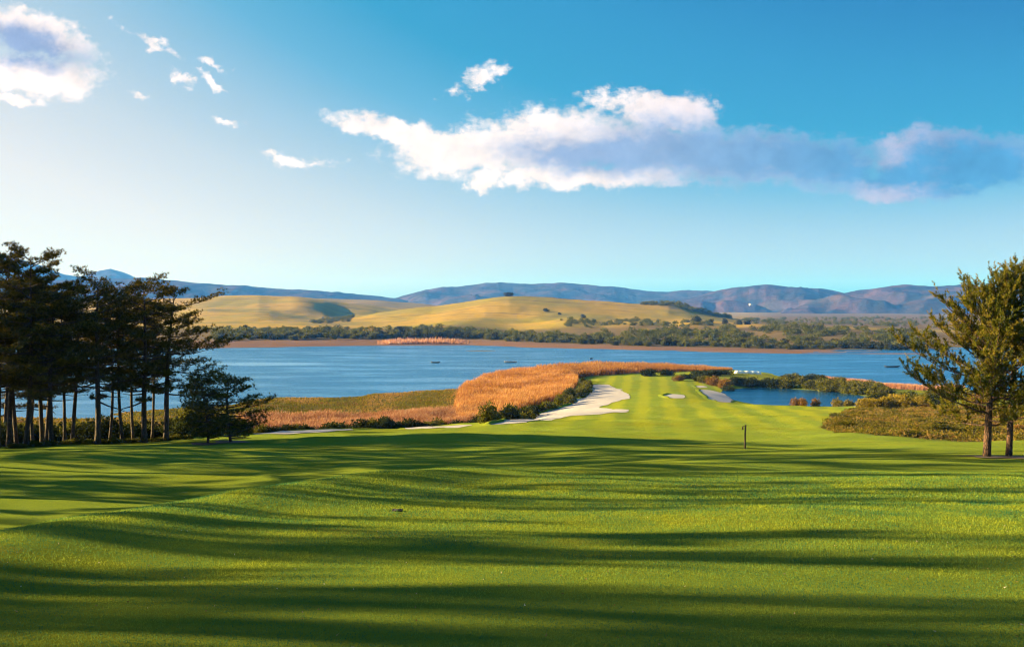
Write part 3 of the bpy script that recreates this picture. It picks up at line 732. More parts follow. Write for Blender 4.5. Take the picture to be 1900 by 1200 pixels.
def tufts(centres, axis, k, length, width, r, spread=1.0, tint=None):
    n = len(centres); c = np.repeat(centres, k, 0); ax = np.repeat(axis, k, 0)
    d = unit(unit(r.normal(size=(n * k, 3))) * spread + ax)
    ti = np.repeat(r.random(n) if tint is None else tint, k) * 0.75 + 0.25 * r.random(n * k)
    return tris(c, d, length * (0.7 + 0.6 * r.random(n * k)), width, ti, r)


def shoots(base, axis, length, k, nl, width, r, tint=None):
    """Bottle-brush shoots: needles set all round a short twig."""
    n = len(base); t = r.random((n, k)); b = base[:, None] + axis[:, None] * (length[:, None] * t)[..., None]
    b = b.reshape(-1, 3); ax = np.repeat(axis, k, 0)
    d = unit(unit(np.cross(ax, r.normal(size=ax.shape))) + 0.75 * ax)
    taper = (1.05 - 0.55 * t.ravel())
    ti = np.clip(np.repeat(r.random(n) if tint is None else tint, k) * 0.7 + 0.15 * r.random(n * k) + 0.2 * t.ravel(), 0, 1)
    return tris(b, d, nl * taper * (0.8 + 0.4 * r.random(n * k)), width, ti, r)


def limb_path(p0, az, el, L, r, n=7, lift=0.25, wob=0.06):
    t = np.linspace(0, 1, n)[:, None]
    d = np.array([math.cos(az) * math.cos(el), math.sin(az) * math.cos(el), math.sin(el)])
    P = p0 + d * L * t; P[:, 2] += lift * L * t[:, 0] ** 2
    P[1:] += np.cumsum(r.normal(size=(n - 1, 3)) * wob * L / n, 0)
    return P


def mature_pine(seed, H, lean=(0, 0), crown0=0.36, spread=4.6, r0=0.30, ntuft=3600, flat=0.8):
    """Tall pine with a bare pole, level limbs in tiers and flat plates of needles. Returns meshes (trunk, limbs, crown)."""
    r = np.random.default_rng(seed)
    n = 12; t = np.linspace(0, 1, n)
    P = np.stack([lean[0] * H * t + 0.25 * np.sin(t * 4 + seed), lean[1] * H * t + 0.25 * np.sin(t * 3.1 + seed * 2), -0.5 + (H + 0.5) * t], -1); P[:, :2] -= P[0, :2]
    rad = r0 * (1 - t) ** 0.75 * 0.93 + 0.035; rad[0] *= 1.25
    trunk = Bag().tube(P, rad, 9)
    limbs = Bag(); cen = []; axs = []
    nl = 34
    for i in range(nl):
        f = crown0 + (0.985 - crown0) * (i + r.random() * 0.7) / nl
        p0 = np.array([np.interp(f, t, P[:, k]) for k in range(3)])
        az = i * 2.4 + r.normal() * 0.5
        g = (f - crown0) / (1 - crown0)
        L = spread * (0.80 + 0.36 * math.sin(min(1, g * 1.3) * math.pi * 0.62)) * (1 - 0.62 * max(0, g - 0.6) / 0.4) * (0.5 + 0.75 * r.random())
        el = R(-8 + 12 * r.normal() * 0.5 + 34 * g ** 2.6)
        lp = limb_path(p0, az, el, L, r, 8, 0.14)
        limbs.tube(lp, np.linspace(0.085 * (1.1 - 0.6 * g) + 0.02, 0.012, 8), 5)
        bare = i < 7 and r.random() < 0.35
        if bare: continue
        for j in range(7):
            tt = 0.30 + 0.70 * (j + r.random()) / 7
            q0 = np.array([np.interp(tt, np.linspace(0, 1, 8), lp[:, k]) for k in range(3)])
            a2 = az + (1 if j % 2 else -1) * (0.5 + 0.6 * r.random()); l2 = L * (0.20 + 0.26 * r.random()) * (1.25 - 0.6 * tt) + 0.3
            sp = limb_path(q0, a2, R(6 + 14 * r.random()), l2, r, 4, 0.22)
            limbs.tube(sp, np.linspace(0.022, 0.006, 4), 3)
            m_ = int(8 + 9 * l2)
            u = 0.25 + 0.8 * r.random(m_); c = np.stack([np.interp(u, np.linspace(0, 1, 4), sp[:, k]) for k in range(3)], -1)
            c += r.normal(size=c.shape) * np.array([0.26, 0.26, 0.055 * flat + 0.03]); cen.append(c)
            a = np.tile([math.cos(a2) * 0.4, math.sin(a2) * 0.4, 0.9], (m_, 1)); axs.append(a)
    cen = np.vstack(cen); axs = np.vstack(axs)
    if len(cen) > ntuft:
        k = r.permutation(len(cen))[:ntuft]; cen, axs = cen[k], axs[k]
    V, T, a = tufts(cen, axs, 9, 0.30, 0.050, r, 1.15)
    crown = Bag().add(V, T=T, a=a)
    return trunk.mesh('trunk', M['bark'], True), limbs.mesh('branches', M['bark'], True), crown.mesh('crown', M['pine'])


def young_pine(seed, H, lean=(0, 0), crown0=0.22, spread=4.6, r0=0.33, nlimb=52, k=34, side=None, mat='young', bark='bark2', up=0.55, nl=0.17, wd=0.028, inner=0.22, ns=(5, 2.6)):
    """Bushy pine whose shoots all turn up at the ends like candles."""
    r = np.random.default_rng(seed); n = 12; t = np.linspace(0, 1, n)
    P = np.stack([lean[0] * H * t ** 0.8 + 0.10 * np.sin(t * 5 + seed), lean[1] * H * t + 0.1 * np.sin(t * 4 + seed), -0.5 + (H * 0.97 + 0.5) * t], -1); P[:, :2] -= P[0, :2]
    rad = r0 * (1 - t) ** 0.8 * 0.95 + 0.02; rad[0] *= 1.2
    trunk = Bag().tube(P, rad, 12); limbs = Bag(); B = []; A = []; Ls = []
    for i in range(nlimb):
        g = ((i + r.random() * 0.8) / nlimb) ** 0.9; f = crown0 + (0.97 - crown0) * g
        p0 = np.array([np.interp(f, t, P[:, q]) for q in range(3)])
        az = i * 2.4 + r.normal() * 0.35
        L = spread * (0.50 + 0.5 * math.sin(min(1.0, 0.35 + g * 1.3) * math.pi / 1.35)) * (1 - g) ** 0.50 * (0.72 + 0.5 * r.random()) + 0.5
        L *= min(1.0, 0.62 + 1.9 * g)
        if side is not None: L *= 1 + 0.22 * math.cos(az - side)
        el = R(-7 + 58 * g + 9 * r.normal())
        lp = limb_path(p0, az, el, L, r, 8, up * 0.45, 0.08)
        limbs.tube(lp, np.linspace(0.048 * (1.15 - 0.8 * g) + 0.012, 0.010, 8), 5)
        nsub = int(ns[0] + ns[1] * L)
        for j in range(nsub):
            tt = inner + (1.02 - inner) * (j + r.random()) / nsub; tt = min(tt, 1)
            q0 = np.array([np.interp(tt, np.linspace(0, 1, 8), lp[:, q]) for q in range(3)])
            a2 = az + r.normal() * 0.9; l2 = 0.35 + 0.9 * r.random() * (1.2 - 0.6 * tt) * min(1, L / 2.5)
            if j == nsub - 1: a2 = az; l2 = 0.55
            sp = limb_path(q0, a2, R(18 + 30 * r.random()), l2, r, 4, up)
            limbs.tube(sp, np.linspace(0.02, 0.007, 4), 3)
            m_ = 3 + int(l2 * 3.2)
            for e in range(m_):
                uu = 1.0 if e == 0 else r.random()
                b = np.array([np.interp(uu, np.linspace(0, 1, 4), sp[:, q]) for q in range(3)])
                ax = np.array([math.cos(a2), math.sin(a2), 0]) * 0.45 + r.normal(size=3) * 0.45 + np.array([0, 0, 0.75 + 0.4 * g])
                B.append(b); A.append(ax / np.linalg.norm(ax)); Ls.append((0.30 + 0.22 * r.random()) * (1.25 if e == 0 else 1))
    for e in range(7):                                            # the leader
        B.append(P[-1] + np.array([0, 0, -0.9 + 0.22 * e])); A.append(np.array([0.1 * r.normal(), 0.1 * r.normal(), 1])); Ls.append(0.35)
    B, A, Ls = np.array(B), unit(np.array(A)), np.array(Ls)
    V, T, a = shoots(B, A, Ls, k, nl, wd, r)
    crown = Bag().add(V, T=T, a=a)
    return trunk.mesh('trunk', M[bark], True), limbs.mesh('branches', M[bark], True), crown.mesh('crown', M[mat])


def place_tree(name, ms, loc, rotz, sc, label, cat='tree', group=None):
    e = bpy.data.objects.new(name, None); C.objects.link(e)
    e.location = [float(v) for v in loc]; e.rotation_euler = (0, 0, rotz); e.scale = (sc,) * 3 if not hasattr(sc, '__len__') else sc
    e.empty_display_size = 0.5
    tag(e, label, cat, group)
    for nm, me in zip(('trunk', 'branches', 'crown'), ms): obj(nm, me, e)
    return e


def leaf_cloud(seed, lobes, nleaf, size, mat, name, flatten=1.0, up=0.35):
    """Foliage of a shrub: small leaves spread through a few uneven lobes (x, y, z, radius), thinner at the rim."""
    r = np.random.default_rng(seed); L = np.array(lobes, float)
    w = L[:, 3] ** 2; idx = r.choice(len(L), nleaf, p=w / w.sum())
    d = unit(r.normal(size=(nleaf, 3))); rr = (0.55 + 0.5 * r.random(nleaf) ** 0.6)
    bump = 1 + 0.30 * np.sin(d[:, 0] * 5 + idx * 1.7) * np.sin(d[:, 1] * 6 + idx) + 0.2 * np.sin(d[:, 2] * 8 + idx * 2.3)
    p = L[idx, :3] + d * (L[idx, 3] * rr * bump)[:, None] * np.array([1, 1, flatten])
    p[:, 2] = np.abs(p[:, 2])
    dirs = unit(d + 0.8 * r.normal(size=d.shape) + np.array([0, 0, up]))
    tint = np.clip(0.25 + 0.35 * r.random(nleaf) + 0.3 * (L[idx, 0] * 0 + np.sin(idx * 2.1) * 0.4 + 0.3) * r.random(nleaf) + 0.15 * (rr - 0.55), 0, 1)
    V, T, a = tris(p, dirs, size * (0.7 + 0.7 * r.random(nleaf)), size * 0.75, tint, r)
    return Bag().add(V, T=T, a=a)


def rand_lobes(seed, n, rx, rz, rad):
    r = np.random.default_rng(seed); out = []
    for i in range(n):
        a = r.random() * 6.28; q = rx * r.random() ** 0.6
        k = rad * (0.7 + 0.6 * r.random())
        out.append((q * math.cos(a), q * math.sin(a), k * 0.55 + rz * r.random() * (1 - 0.6 * q / (rx + 1e-6)), k))
    return out


# ------------------------------------------------------------------ pines on the left
PINES = [mature_pine(11, 19, (0.02, 0.0), 0.34, 4.4, 0.25, 4300), mature_pine(12, 18.5, (-0.03, 0.02), 0.30, 4.6, 0.28, 4500), mature_pine(13, 19, (0.06, 0.0), 0.38, 4.1, 0.22, 3900),
         mature_pine(14, 17.5, (0.03, -0.02), 0.28, 5.1, 0.33, 4800), mature_pine(15, 17.8, (0.05, 0.02), 0.32, 5.7, 0.33, 5200), mature_pine(16, 15.5, (0.0, 0.03), 0.38, 3.1, 0.16, 2600)]
# (photo column of the foot, distance, mesh, turn, height scale, label)
LEFT = [(-6, 106, 1, 0.3, 1.06, 'tall pine cut by the edge of the photo, its trunk the first of the grove'),
        (16, 109, 0, 2.1, 1.04, 'slim straight tall pine, second trunk from the outer edge of the grove'),
        (32, 113, 2, 4.0, 0.99, 'slender pine leaning inward, third trunk of the grove from the photo edge'),
        (46, 107, 2, 0.0, 1.02, 'leaning tall pine with bare lower trunk, fourth from the edge of the photo'),
        (62, 110, 5, 1.0, 1.05, 'thin spindly pine squeezed between bigger trunks, fifth from the photo edge'),
        (79, 112, 0, 5.0, 0.93, 'straight pine with high crown, sixth trunk of the grove from the photo edge'),
        (86, 119, 3, 2.2, 0.90, 'pine set back in the grove behind the sixth trunk'),
        (95, 109, 1, 3.6, 0.90, 'stout dark pine, eighth trunk in the grove from the photo edge'),
        (120, 113, 5, 2.8, 1.02, 'thin pine in the middle of the grove before the widest gap of water'),
        (134, 115, 0, 1.2, 0.90, 'pine with a straight pale-lit trunk just beside the middle gap of the grove'),
        (181, 112, 3, 0.4, 0.97, 'broad many-branched pine with a thick trunk at the heart of the grove'),
        (203, 119, 5, 4.4, 1.02, 'slight pine just behind the thick trunk at the heart of the grove'),
        (228, 116, 2, 3.0, 0.86, 'slim pine with high crown between the two thickest trunks of the grove'),
        (248, 121, 5, 0.6, 1.06, 'thin pine leaning slightly, just before the thickest trunk of the grove'),
        (268, 116, 3, 3.5, 0.97, 'pine with the thickest trunk, third from the lakeward end of the grove'),
        (282, 123, 5, 5.4, 1.00, 'thin pine between the thickest trunk and the leaning outermost pine'),
        (308, 118, 4, 0.0, 0.95, 'leaning outermost pine of the grove whose long branches reach over the lake')]
for px, d, k, rz, sc, lab in LEFT:
    x = (px - PX0) / F * d
    place_tree('pine_tree', PINES[k], (x, d, gz(x, d)), rz, sc, lab, group='pine grove beside the fairway')
for px, d, k, rz in ((-60, 150, 1, 1.0), (6, 142, 3, 2.0), (56, 154, 0, 0.5)):
    x = (px - PX0) / F * d
    place_tree('pine_tree', PINES[k], (x, d, gz(x, d)), rz, 0.92, 'pine in the shaded back row at the outer end of the grove, mostly hidden', group='back row of the pine grove')
SMALL = [mature_pine(51, 6.6, (0.0, 0.0), 0.13, 2.1, 0.12, 1500), mature_pine(52, 6.5, (0.03, 0.0), 0.12, 3.2, 0.15, 2100)]
for (px, py), me, lab in (((385, 822), SMALL[0], 'small dark bushy pine on the lawn, nearer the tall grove'), ((428, 820), SMALL[1], 'small dark pine with upswept branches, nearest the reeds')):
    p = hit(px, py, 80); place_tree('young_pine_tree', me, p, 0.0, 1.0, lab, group='two small pines on the fairway edge')
    tag(obj('pine_litter', drape('pine_litter', [(p[0] + 1.7 * math.cos(a) * (1 + 0.2 * math.sin(3 * a)), p[1] + 2.4 * math.sin(a)) for a in np.linspace(0, 6.28, 22)[:-1]], M['mulch'], 0.03, 0.5)), kind='structure')

# pines that stand out of view on the left and stripe the fairway with shade
rr = np.random.default_rng(5)
for i in range(34):
    y = -2 + 130 * (i + 0.5 * rr.random()) / 34; off = (16, 44, 28, 58, 22, 36, 50)[i % 7] + rr.normal() * 2
    if 36 < y < 44 or 7 < y < 21 or 24 < y < 27 or (y < 66 and i % 2 == 1): continue
    x = -0.56 * max(y, 0) - off; w = (0.45 + 0.25 * rr.random()) * (1 if y < 62 else 1.35); h = 1.0 + 0.28 * rr.random()
    place_tree('pine_tree', PINES[(0, 2, 5, 1, 2, 0, 3)[i % 7]], (x, y, gz(x, y)), rr.random() * 6, (w, w, h), 'tall pine standing just outside the photo, known by its shade across the fairway', group='pines outside the photo that shade the fairway')

for i in range(22):
    if i % 4 == 3: continue
    y = 4 + 62 * (i + rr.random()) / 22; off = 24 + 40 * rr.random()
    x = -0.56 * y - off; w = 0.26 + 0.16 * rr.random(); h = 1.0 + 0.3 * rr.random()
    place_tree('pine_tree', PINES[(2, 0, 5, 1)[i % 4]], (x, y, gz(x, y)), rr.random() * 6, (w, w, h), 'slender pine standing just outside the photo, known by its thin streak of shade', group='slender pines outside the photo')
for i, (y, off) in enumerate(((60, 8), (72, 9), (81, 16), (86, 6), (91, 11), (97, 5), (106, 8), (112, 16))):
    x = -0.56 * y - off; w = 0.8 + 0.3 * rr.random(); h = 1.25 + 0.12 * rr.random()
    place_tree('pine_tree', PINES[(2, 0, 1, 3)[i % 4]], (x, y, gz(x, y)), rr.random() * 6, (w, w, h), 'tall pine standing just outside the photo, known by its shade across the fairway', group='pines outside the photo that shade the fairway')

# ------------------------------------------------------------------ the two pines on the right
RP = [young_pine(41, 9.3, (0.06, 0.02), 0.23, 4.2, 0.24, 44, 44, side=math.pi, nl=0.19, wd=0.038, inner=0.34, ns=(6, 2.8)), young_pine(42, 10.9, (0.04, 0.02), 0.24, 3.9, 0.19, 48, 44, side=0.3, nl=0.19, wd=0.038, inner=0.32, ns=(6, 2.8))]
pr = [hit(1830, 848, 40), hit(1871, 847, 40)]
place_tree('pine_tree', RP[0], pr[0], 0, 1.0, 'sunlit bushy pine with upturned shoots and the thicker trunk, nearest the pond', group='pair of pines by the heath')
place_tree('pine_tree', RP[1], pr[1], 0, 1.0, 'bushy pine with slimmer reddish trunk and topmost leader, behind its sunlit twin', group='pair of pines by the heath')
cx, cyy = (pr[0][0] + pr[1][0]) / 2, (pr[0][1] + pr[1][1]) / 2
tag(obj('pine_litter', drape('pine_litter', [(cx - 0.3 + 2.2 * math.cos(a) * (1 + 0.25 * math.sin(3 * a + 1) + 0.1 * math.sin(7 * a)), cyy - 0.4 + 2.2 * math.sin(a) * (1 + 0.2 * math.cos(2 * a) + 0.1 * math.sin(5 * a))) for a in np.linspace(0, 6.28, 26)[:-1]], M['mulch'], 0.05, 0.4)), kind='structure')


# ------------------------------------------------------------------ reeds, heath and grass
def stalks(name, spots, h, width, mat, label, cat, seed, plume=True, lean=0.12):
    r = np.random.default_rng(seed); n = len(spots); x, y = spots[:, 0], spots[:, 1]
    z = ground_z(x, y) - 0.1; base = np.column_stack([x, y, z])
    hh = (h(x, y) if callable(h) else h) * (0.62 + 0.55 * r.random(n)) * (1 + 0.22 * fbm(x / 7, y / 10, 3))
    d = unit(np.column_stack([r.normal(size=n) * lean + 0.10, r.normal(size=n) * lean, np.ones(n)]))
    pat = 0.5 * fbm(x / 11 + 5, y / 16, 3)
    ti = np.clip(0.10 + 0.62 * r.random(n) + 0.35 * pat, 0, 1)
    b = Bag()
    V, T, a = tris(base, d, hh, width * (0.8 + 0.5 * r.random(n)), ti, r); b.add(V, T=T, a=a)
    for q in (0.35, 0.55):
        V, T, a = tris(base + d * (hh * q * (0.7 + 0.5 * r.random(n)))[:, None], unit(d + r.normal(size=(n, 3)) * 0.45), hh * 0.36, width * 0.9, ti * 0.9, r); b.add(V, T=T, a=a)
    if plume:
        V, T, a = tris(base + d * (hh * 0.80)[:, None], unit(d + r.normal(size=(n, 3)) * 0.3 + [0.25, 0, 0]), hh * 0.20, width * 0.95, np.clip(ti + 0.35, 0, 1), r); b.add(V, T=T, a=a)
    o = obj(name, b.mesh(name, mat)); return tag(o, label, cat, kind='stuff')


stalks('reed_bed', scatter_in(REED_B, 50000), 2.8, 0.12, M['reed'], 'dense bed of tall golden reeds between the bunker and the lagoon', 'reeds', 1)
stalks('reed_strip', scatter_in(REED_A, 24000), 2.3, 0.12, M['redreed'], 'long strip of pinkish brown reeds between the marsh and the fairway bushes', 'reeds', 4)
stalks('reed_fringe', scatter_in(REED_C, 14000), lambda x, y: 3.1 - 2.0 * sstep(x / y * F + PX0, 1080, 1350), 0.20, M['reed'], 'golden reed fringe round the tip of the fairway', 'reeds', 2)
stalks('pale_reed_fringe', scatter_in(REED_D, 4500), 1.6, 0.16, M['pinkreed'], 'low pinkish reed fringe along the lagoon behind the pond shrubs', 'reeds', 3)
# heath on the right: a tangle of low twiggy tufts
hp = scatter_in(HEATH, 15000)
r8 = np.random.default_rng(8); hz = ground_z(hp[:, 0], hp[:, 1])
lump = np.clip(0.12 + 0.50 * fbm(hp[:, 0] / 2.4, hp[:, 1] / 4.2, 3), 0.02, 0.8)
hb = Bag()
for k in range(3):
    c = np.column_stack([hp[:, 0] + r8.normal(size=len(hp)) * 0.3, hp[:, 1] + r8.normal(size=len(hp)) * 0.3, hz + lump * (0.1 + 0.42 * k)])
    ti = np.clip(0.45 + 0.55 * fbm(hp[:, 0] / 5 + 40, hp[:, 1] / 6, 3) + 0.25 * r8.normal(size=len(hp)), 0, 1)
    V, T, a = tufts(c, np.tile([0, 0, 0.9], (len(c), 1)), 4, 0.32, 0.12, r8, 1.0, ti); hb.add(V, T=T, a=a)
tag(obj('heath_shrubs', hb.mesh('heath_shrubs', M['heath'])), 'low brown and olive heath covering the rise beside the pond', 'heath', kind='stuff')
# short marsh plants
mp = scatter_in(MARSH, 16000); r9 = np.random.default_rng(9); mz = ground_z(mp[:, 0], mp[:, 1])
k = mz > 0.02; mp, mz = mp[k], mz[k]
ti = np.clip(0.5 + 0.6 * fbm(mp[:, 0] / 12, mp[:, 1] / 30, 3) + 0.2 * r9.normal(size=len(mp)), 0, 1)
V, T, a = tufts(np.column_stack([mp, mz]), np.tile([0, 0, 1.0], (len(mp), 1)), 3, 0.42, 0.22, r9, 0.8, ti)
tag(obj('marsh_plants', Bag().add(V, T=T, a=a).mesh('marsh_plants', M['heath'])), 'short green and rust marsh plants on the mud flat by the lagoon', 'marsh', kind='stuff')
# mown grass blades near the camera
rg = np.random.default_rng(10); NB = 520000
gd = 7.5 + 62 * rg.random(NB) ** 1.7; gx = (rg.random(NB) * 2 - 1) * (0.56 * gd + 0.5)
gzv = ground_z(gx, gd)
sc_ = np.clip(gd / 14, 0.8, 2.6) * (1 - 0.75 * sstep(gd, 28, 69))
V, T, a = tris(np.column_stack([gx, gd, gzv - 0.004]), unit(np.column_stack([rg.normal(size=NB) * 0.55, rg.normal(size=NB) * 0.55, np.ones(NB)])), 0.030 * sc_ * (0.6 + 0.8 * rg.random(NB)), 0.0085 * sc_,
               np.clip(0.45 + 0.42 * fbm(gx / 1.3, gd / 1.6, 3) + 0.10 * fbm(gx / 0.22, gd / 0.3, 2) + 0.22 * rg.normal(size=NB), 0, 1), rg)
tag(obj('grass', Bag().add(V, T=T, a=a).mesh('grass', M['blade'])), 'short mown fairway grass in the foreground', 'grass', kind='stuff')
nl_ = 900; ld = 8 + 45 * rg.random(nl_); lx = (rg.random(nl_) * 2 - 1) * 0.55 * ld; lz = ground_z(lx, ld)  # tiny pale flecks scattered over the near turf
V, T, a = tris(np.column_stack([lx, ld, lz + 0.012]), unit(rg.normal(size=(nl_, 3)) * [1, 1, 0.4] + [0, 0, 0.3]), 0.022 + 0.02 * rg.random(nl_), 0.02, rg.random(nl_), rg)
tag(obj('turf_flecks', Bag().add(V, T=T, a=a).mesh('turf_flecks', M['fleck'])), 'tiny pale flecks strewn over the foreground turf', 'leaves', kind='stuff')
del V, T, a

# ------------------------------------------------------------------ shrubs
def bush_mesh(seed, mat, n=1500, size=0.16, nl=7, rx=0.75, rz=0.75, rad=0.5, flatten=0.9):
    return leaf_cloud(seed, rand_lobes(seed, nl, rx, rz, rad), n, size, mat, 'foliage', flatten).mesh('foliage', M[mat])


BM = {m: [bush_mesh(100 + 10 * i + j, m, 1100, 0.20) for j in range(3)] for i, m in enumerate(('bush', 'darkbush', 'gorse', 'rust', 'heath'))}


def stem_mesh(seed):
    r = np.random.default_rng(seed); b = Bag()
    for i in range(5):
        b.tube(limb_path(np.array([0, 0, -0.15]), i * 1.3 + r.random(), R(50 + 25 * r.random()), 0.9, r, 5, 0.1), np.linspace(0.05, 0.012, 5), 5)
    return b.mesh('stems', M['bark'], True)


STEM = stem_mesh(1)
_bc = [0]


def shrub(kind, x, y, w, h, label, group, z=None, name='shrub'):
    _bc[0] += 1; j = _bc[0]
    z = gz(x, y) if z is None else z
    e = bpy.data.objects.new(name, None); C.objects.link(e); e.location = (float(x), float(y), float(z)); e.rotation_euler = (0, 0, (j * 2.399) % 6.283); e.scale = (w / 2.4, w / 2.4, h / 1.7)
    tag(e, label, 'shrub', group)
    obj('foliage', BM[kind][j % 3], e); obj('stems', STEM, e)
    return e


rs = np.random.default_rng(21)
def along(pts, n, jit):
    p = np.array(pts, float); s = np.concatenate([[0], np.cumsum(np.linalg.norm(np.diff(p, axis=0), axis=1))]); q = np.sort(rs.random(n) * 0.5 / n + np.arange(n) / n) * s[-1]
    o = np.stack([np.interp(q, s, p[:, k]) for k in (0, 1)], -1); return o + rs.normal(size=o.shape) * jit


# dark bushes between the reeds and the sand
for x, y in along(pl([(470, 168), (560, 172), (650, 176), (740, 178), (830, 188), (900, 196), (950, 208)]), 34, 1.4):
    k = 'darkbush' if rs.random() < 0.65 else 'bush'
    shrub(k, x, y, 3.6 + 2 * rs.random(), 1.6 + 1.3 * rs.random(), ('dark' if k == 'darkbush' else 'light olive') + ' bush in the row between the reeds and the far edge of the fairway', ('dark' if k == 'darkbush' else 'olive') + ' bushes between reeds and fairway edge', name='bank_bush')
for x, y in along([hit(a, b)[:2] for a, b in ((930, 782), (958, 779), (998, 769), (1033, 759), (1058, 751), (1080, 739), (1096, 726), (1090, 715))], 34, 0.7):
    x -= 1.6
    k = 'bush' if rs.random() < 0.7 else 'darkbush'
    shrub(k, x, y, 3.2 + 1.6 * rs.random(), 2.4 + 1.5 * rs.random(), ('dark' if k == 'darkbush' else 'olive green') + ' bush along the upper rim of the long bunker', ('dark' if k == 'darkbush' else 'olive') + ' bushes along the rim of the long bunker', name='bank_bush')
# undergrowth below the pine grove
for i in range(46):
    px = -30 + 400 * (i + rs.random()) / 46; d = 118 + 22 * rs.random() + px * 0.03; x = (px - PX0) / F * d
    shrub('darkbush' if rs.random() < 0.75 else 'bush', x, d, 4.0 + 2.2 * rs.random(), 1.9 + 1.9 * rs.random(), 'dark bush in the undergrowth below the pine grove', 'undergrowth below the pine grove')
for px, d, w, h, lab in ((350, 133, 6.0, 4.6, 'yellow-green rounded shrub between the outermost tall pine and the small pines'), (330, 150, 5, 3.6, 'green shrub behind the foot of the leaning outermost pine'), (455, 142, 4.5, 2.8, 'green shrub behind the small upswept pine'), (405, 140, 4.8, 3.4, 'shrub showing between the trunks of the two small pines')):
    x = (px - PX0) / F * d; shrub('bush', x, d, w, h, lab, None)
for i in range(26):
    px = 20 + 330 * (i + rs.random()) / 26; d = 104.5 + px * 0.045 + rs.normal() * 0.6; x = (px - PX0) / F * d
    shrub('bush', x, d, 1.3 + 0.9 * rs.random(), 0.5 + 0.3 * rs.random(), 'small weedy tuft on the lawn edge in front of the pine grove', 'weeds along the lawn edge of the grove', name='weed_tuft')
# behind the green and round the pond
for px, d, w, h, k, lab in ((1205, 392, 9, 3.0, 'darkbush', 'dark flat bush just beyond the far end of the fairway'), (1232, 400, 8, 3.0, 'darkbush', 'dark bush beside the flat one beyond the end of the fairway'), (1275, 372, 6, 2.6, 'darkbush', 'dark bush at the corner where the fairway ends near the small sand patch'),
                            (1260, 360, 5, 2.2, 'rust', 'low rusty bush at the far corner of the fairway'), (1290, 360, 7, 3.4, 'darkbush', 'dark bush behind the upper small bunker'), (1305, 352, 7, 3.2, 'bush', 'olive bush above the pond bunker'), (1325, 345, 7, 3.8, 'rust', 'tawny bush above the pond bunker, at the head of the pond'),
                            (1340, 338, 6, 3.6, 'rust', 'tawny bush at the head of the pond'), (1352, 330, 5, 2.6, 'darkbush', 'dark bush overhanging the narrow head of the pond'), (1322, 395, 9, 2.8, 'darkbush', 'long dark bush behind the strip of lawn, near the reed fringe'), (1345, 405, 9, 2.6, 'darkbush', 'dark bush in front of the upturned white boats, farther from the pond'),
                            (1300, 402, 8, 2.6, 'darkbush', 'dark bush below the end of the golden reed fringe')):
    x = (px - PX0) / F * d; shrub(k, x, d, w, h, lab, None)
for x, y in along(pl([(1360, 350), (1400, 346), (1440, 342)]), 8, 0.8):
    shrub('darkbush', x, y, 5.5, 3.2 + rs.random(), 'dark bush in the unbroken row on the far bank of the pond', 'dark bushes on the far pond bank')  # the whole row takes the dark leaf colour
for x, y in along(pl([(1440, 345), (1480, 340), (1520, 332), (1570, 322), (1610, 312), (1640, 300)]), 16, 1.6):
    shrub('bush', x, y, 5.5 + 2.5 * rs.random(), 3.0 + 1.8 * rs.random(), 'rounded green bush leaning over the sunny far bank of the pond', 'green bushes on the far pond bank')
for i in range(26):
    x, y = scatter_in(pl([(1430, 362), (1490, 350), (1560, 336), (1630, 312), (1660, 315), (1600, 345), (1520, 368), (1450, 385)]), 1, rs)[0]
    shrub('bush' if rs.random() < 0.7 else 'darkbush', x, y, 4.5 + 3 * rs.random(), 2.0 + 1.6 * rs.random(), 'green bush in the thicket between the pond and the lagoon', 'thicket between pond and lagoon')
for i in range(26):
    x, y = scatter_in(pl([(1600, 252), (1640, 262), (1660, 300), (1760, 300), (1890, 285), (1900, 240), (1760, 235), (1650, 238)]), 1, rs)[0]
    k = rs.choice(['bush', 'rust', 'gorse', 'darkbush']); lab = {'bush': 'green shrub in the scrub beyond the heath, towards the lagoon', 'rust': 'rusty brown shrub in the scrub beyond the heath', 'gorse': 'yellowish shrub in the scrub beyond the heath', 'darkbush': 'dark shrub in the scrub beyond the heath'}[k]
    shrub(k, x, y, 5 + 3 * rs.random(), 2.2 + 1.4 * rs.random(), lab, k + ' shrubs beyond the heath' if k not in ('darkbush', 'bush') else ('dark' if k == 'darkbush' else 'green') + ' shrubs beyond the heath')
for i in range(22):
    x, y = scatter_in(pl([(1590, 212), (1640, 235), (1720, 232), (1720, 205), (1640, 196)]), 1, rs)[0]
    shrub('gorse', x, y, 3.8 + 2 * rs.random(), 2.4 + 1.0 * rs.random(), 'yellow flowering bush in the patch at the upper edge of the heath', 'yellow bushes at the top of the heath')
HL = {'heath': 'low brownish heath bush on the rise in front of the yellow bushes', 'bush': 'low olive green bush scattered on the heath', 'rust': 'low rusty bush scattered on the heath', 'darkbush': 'low dark bush scattered on the heath'}
for i in range(110):
    x, y = scatter_in(HEATH, 1, rs)[0]; k = rs.choice(['heath', 'bush', 'rust', 'darkbush'], p=[0.45, 0.25, 0.15, 0.15])
    shrub(k, x, y, 1.6 + 2.4 * rs.random(), 0.4 + 0.65 * rs.random(), HL[k], {'heath': 'brownish', 'bush': 'olive', 'rust': 'rusty', 'darkbush': 'dark'}[k] + ' low bushes on the heath', name='heath_bush')
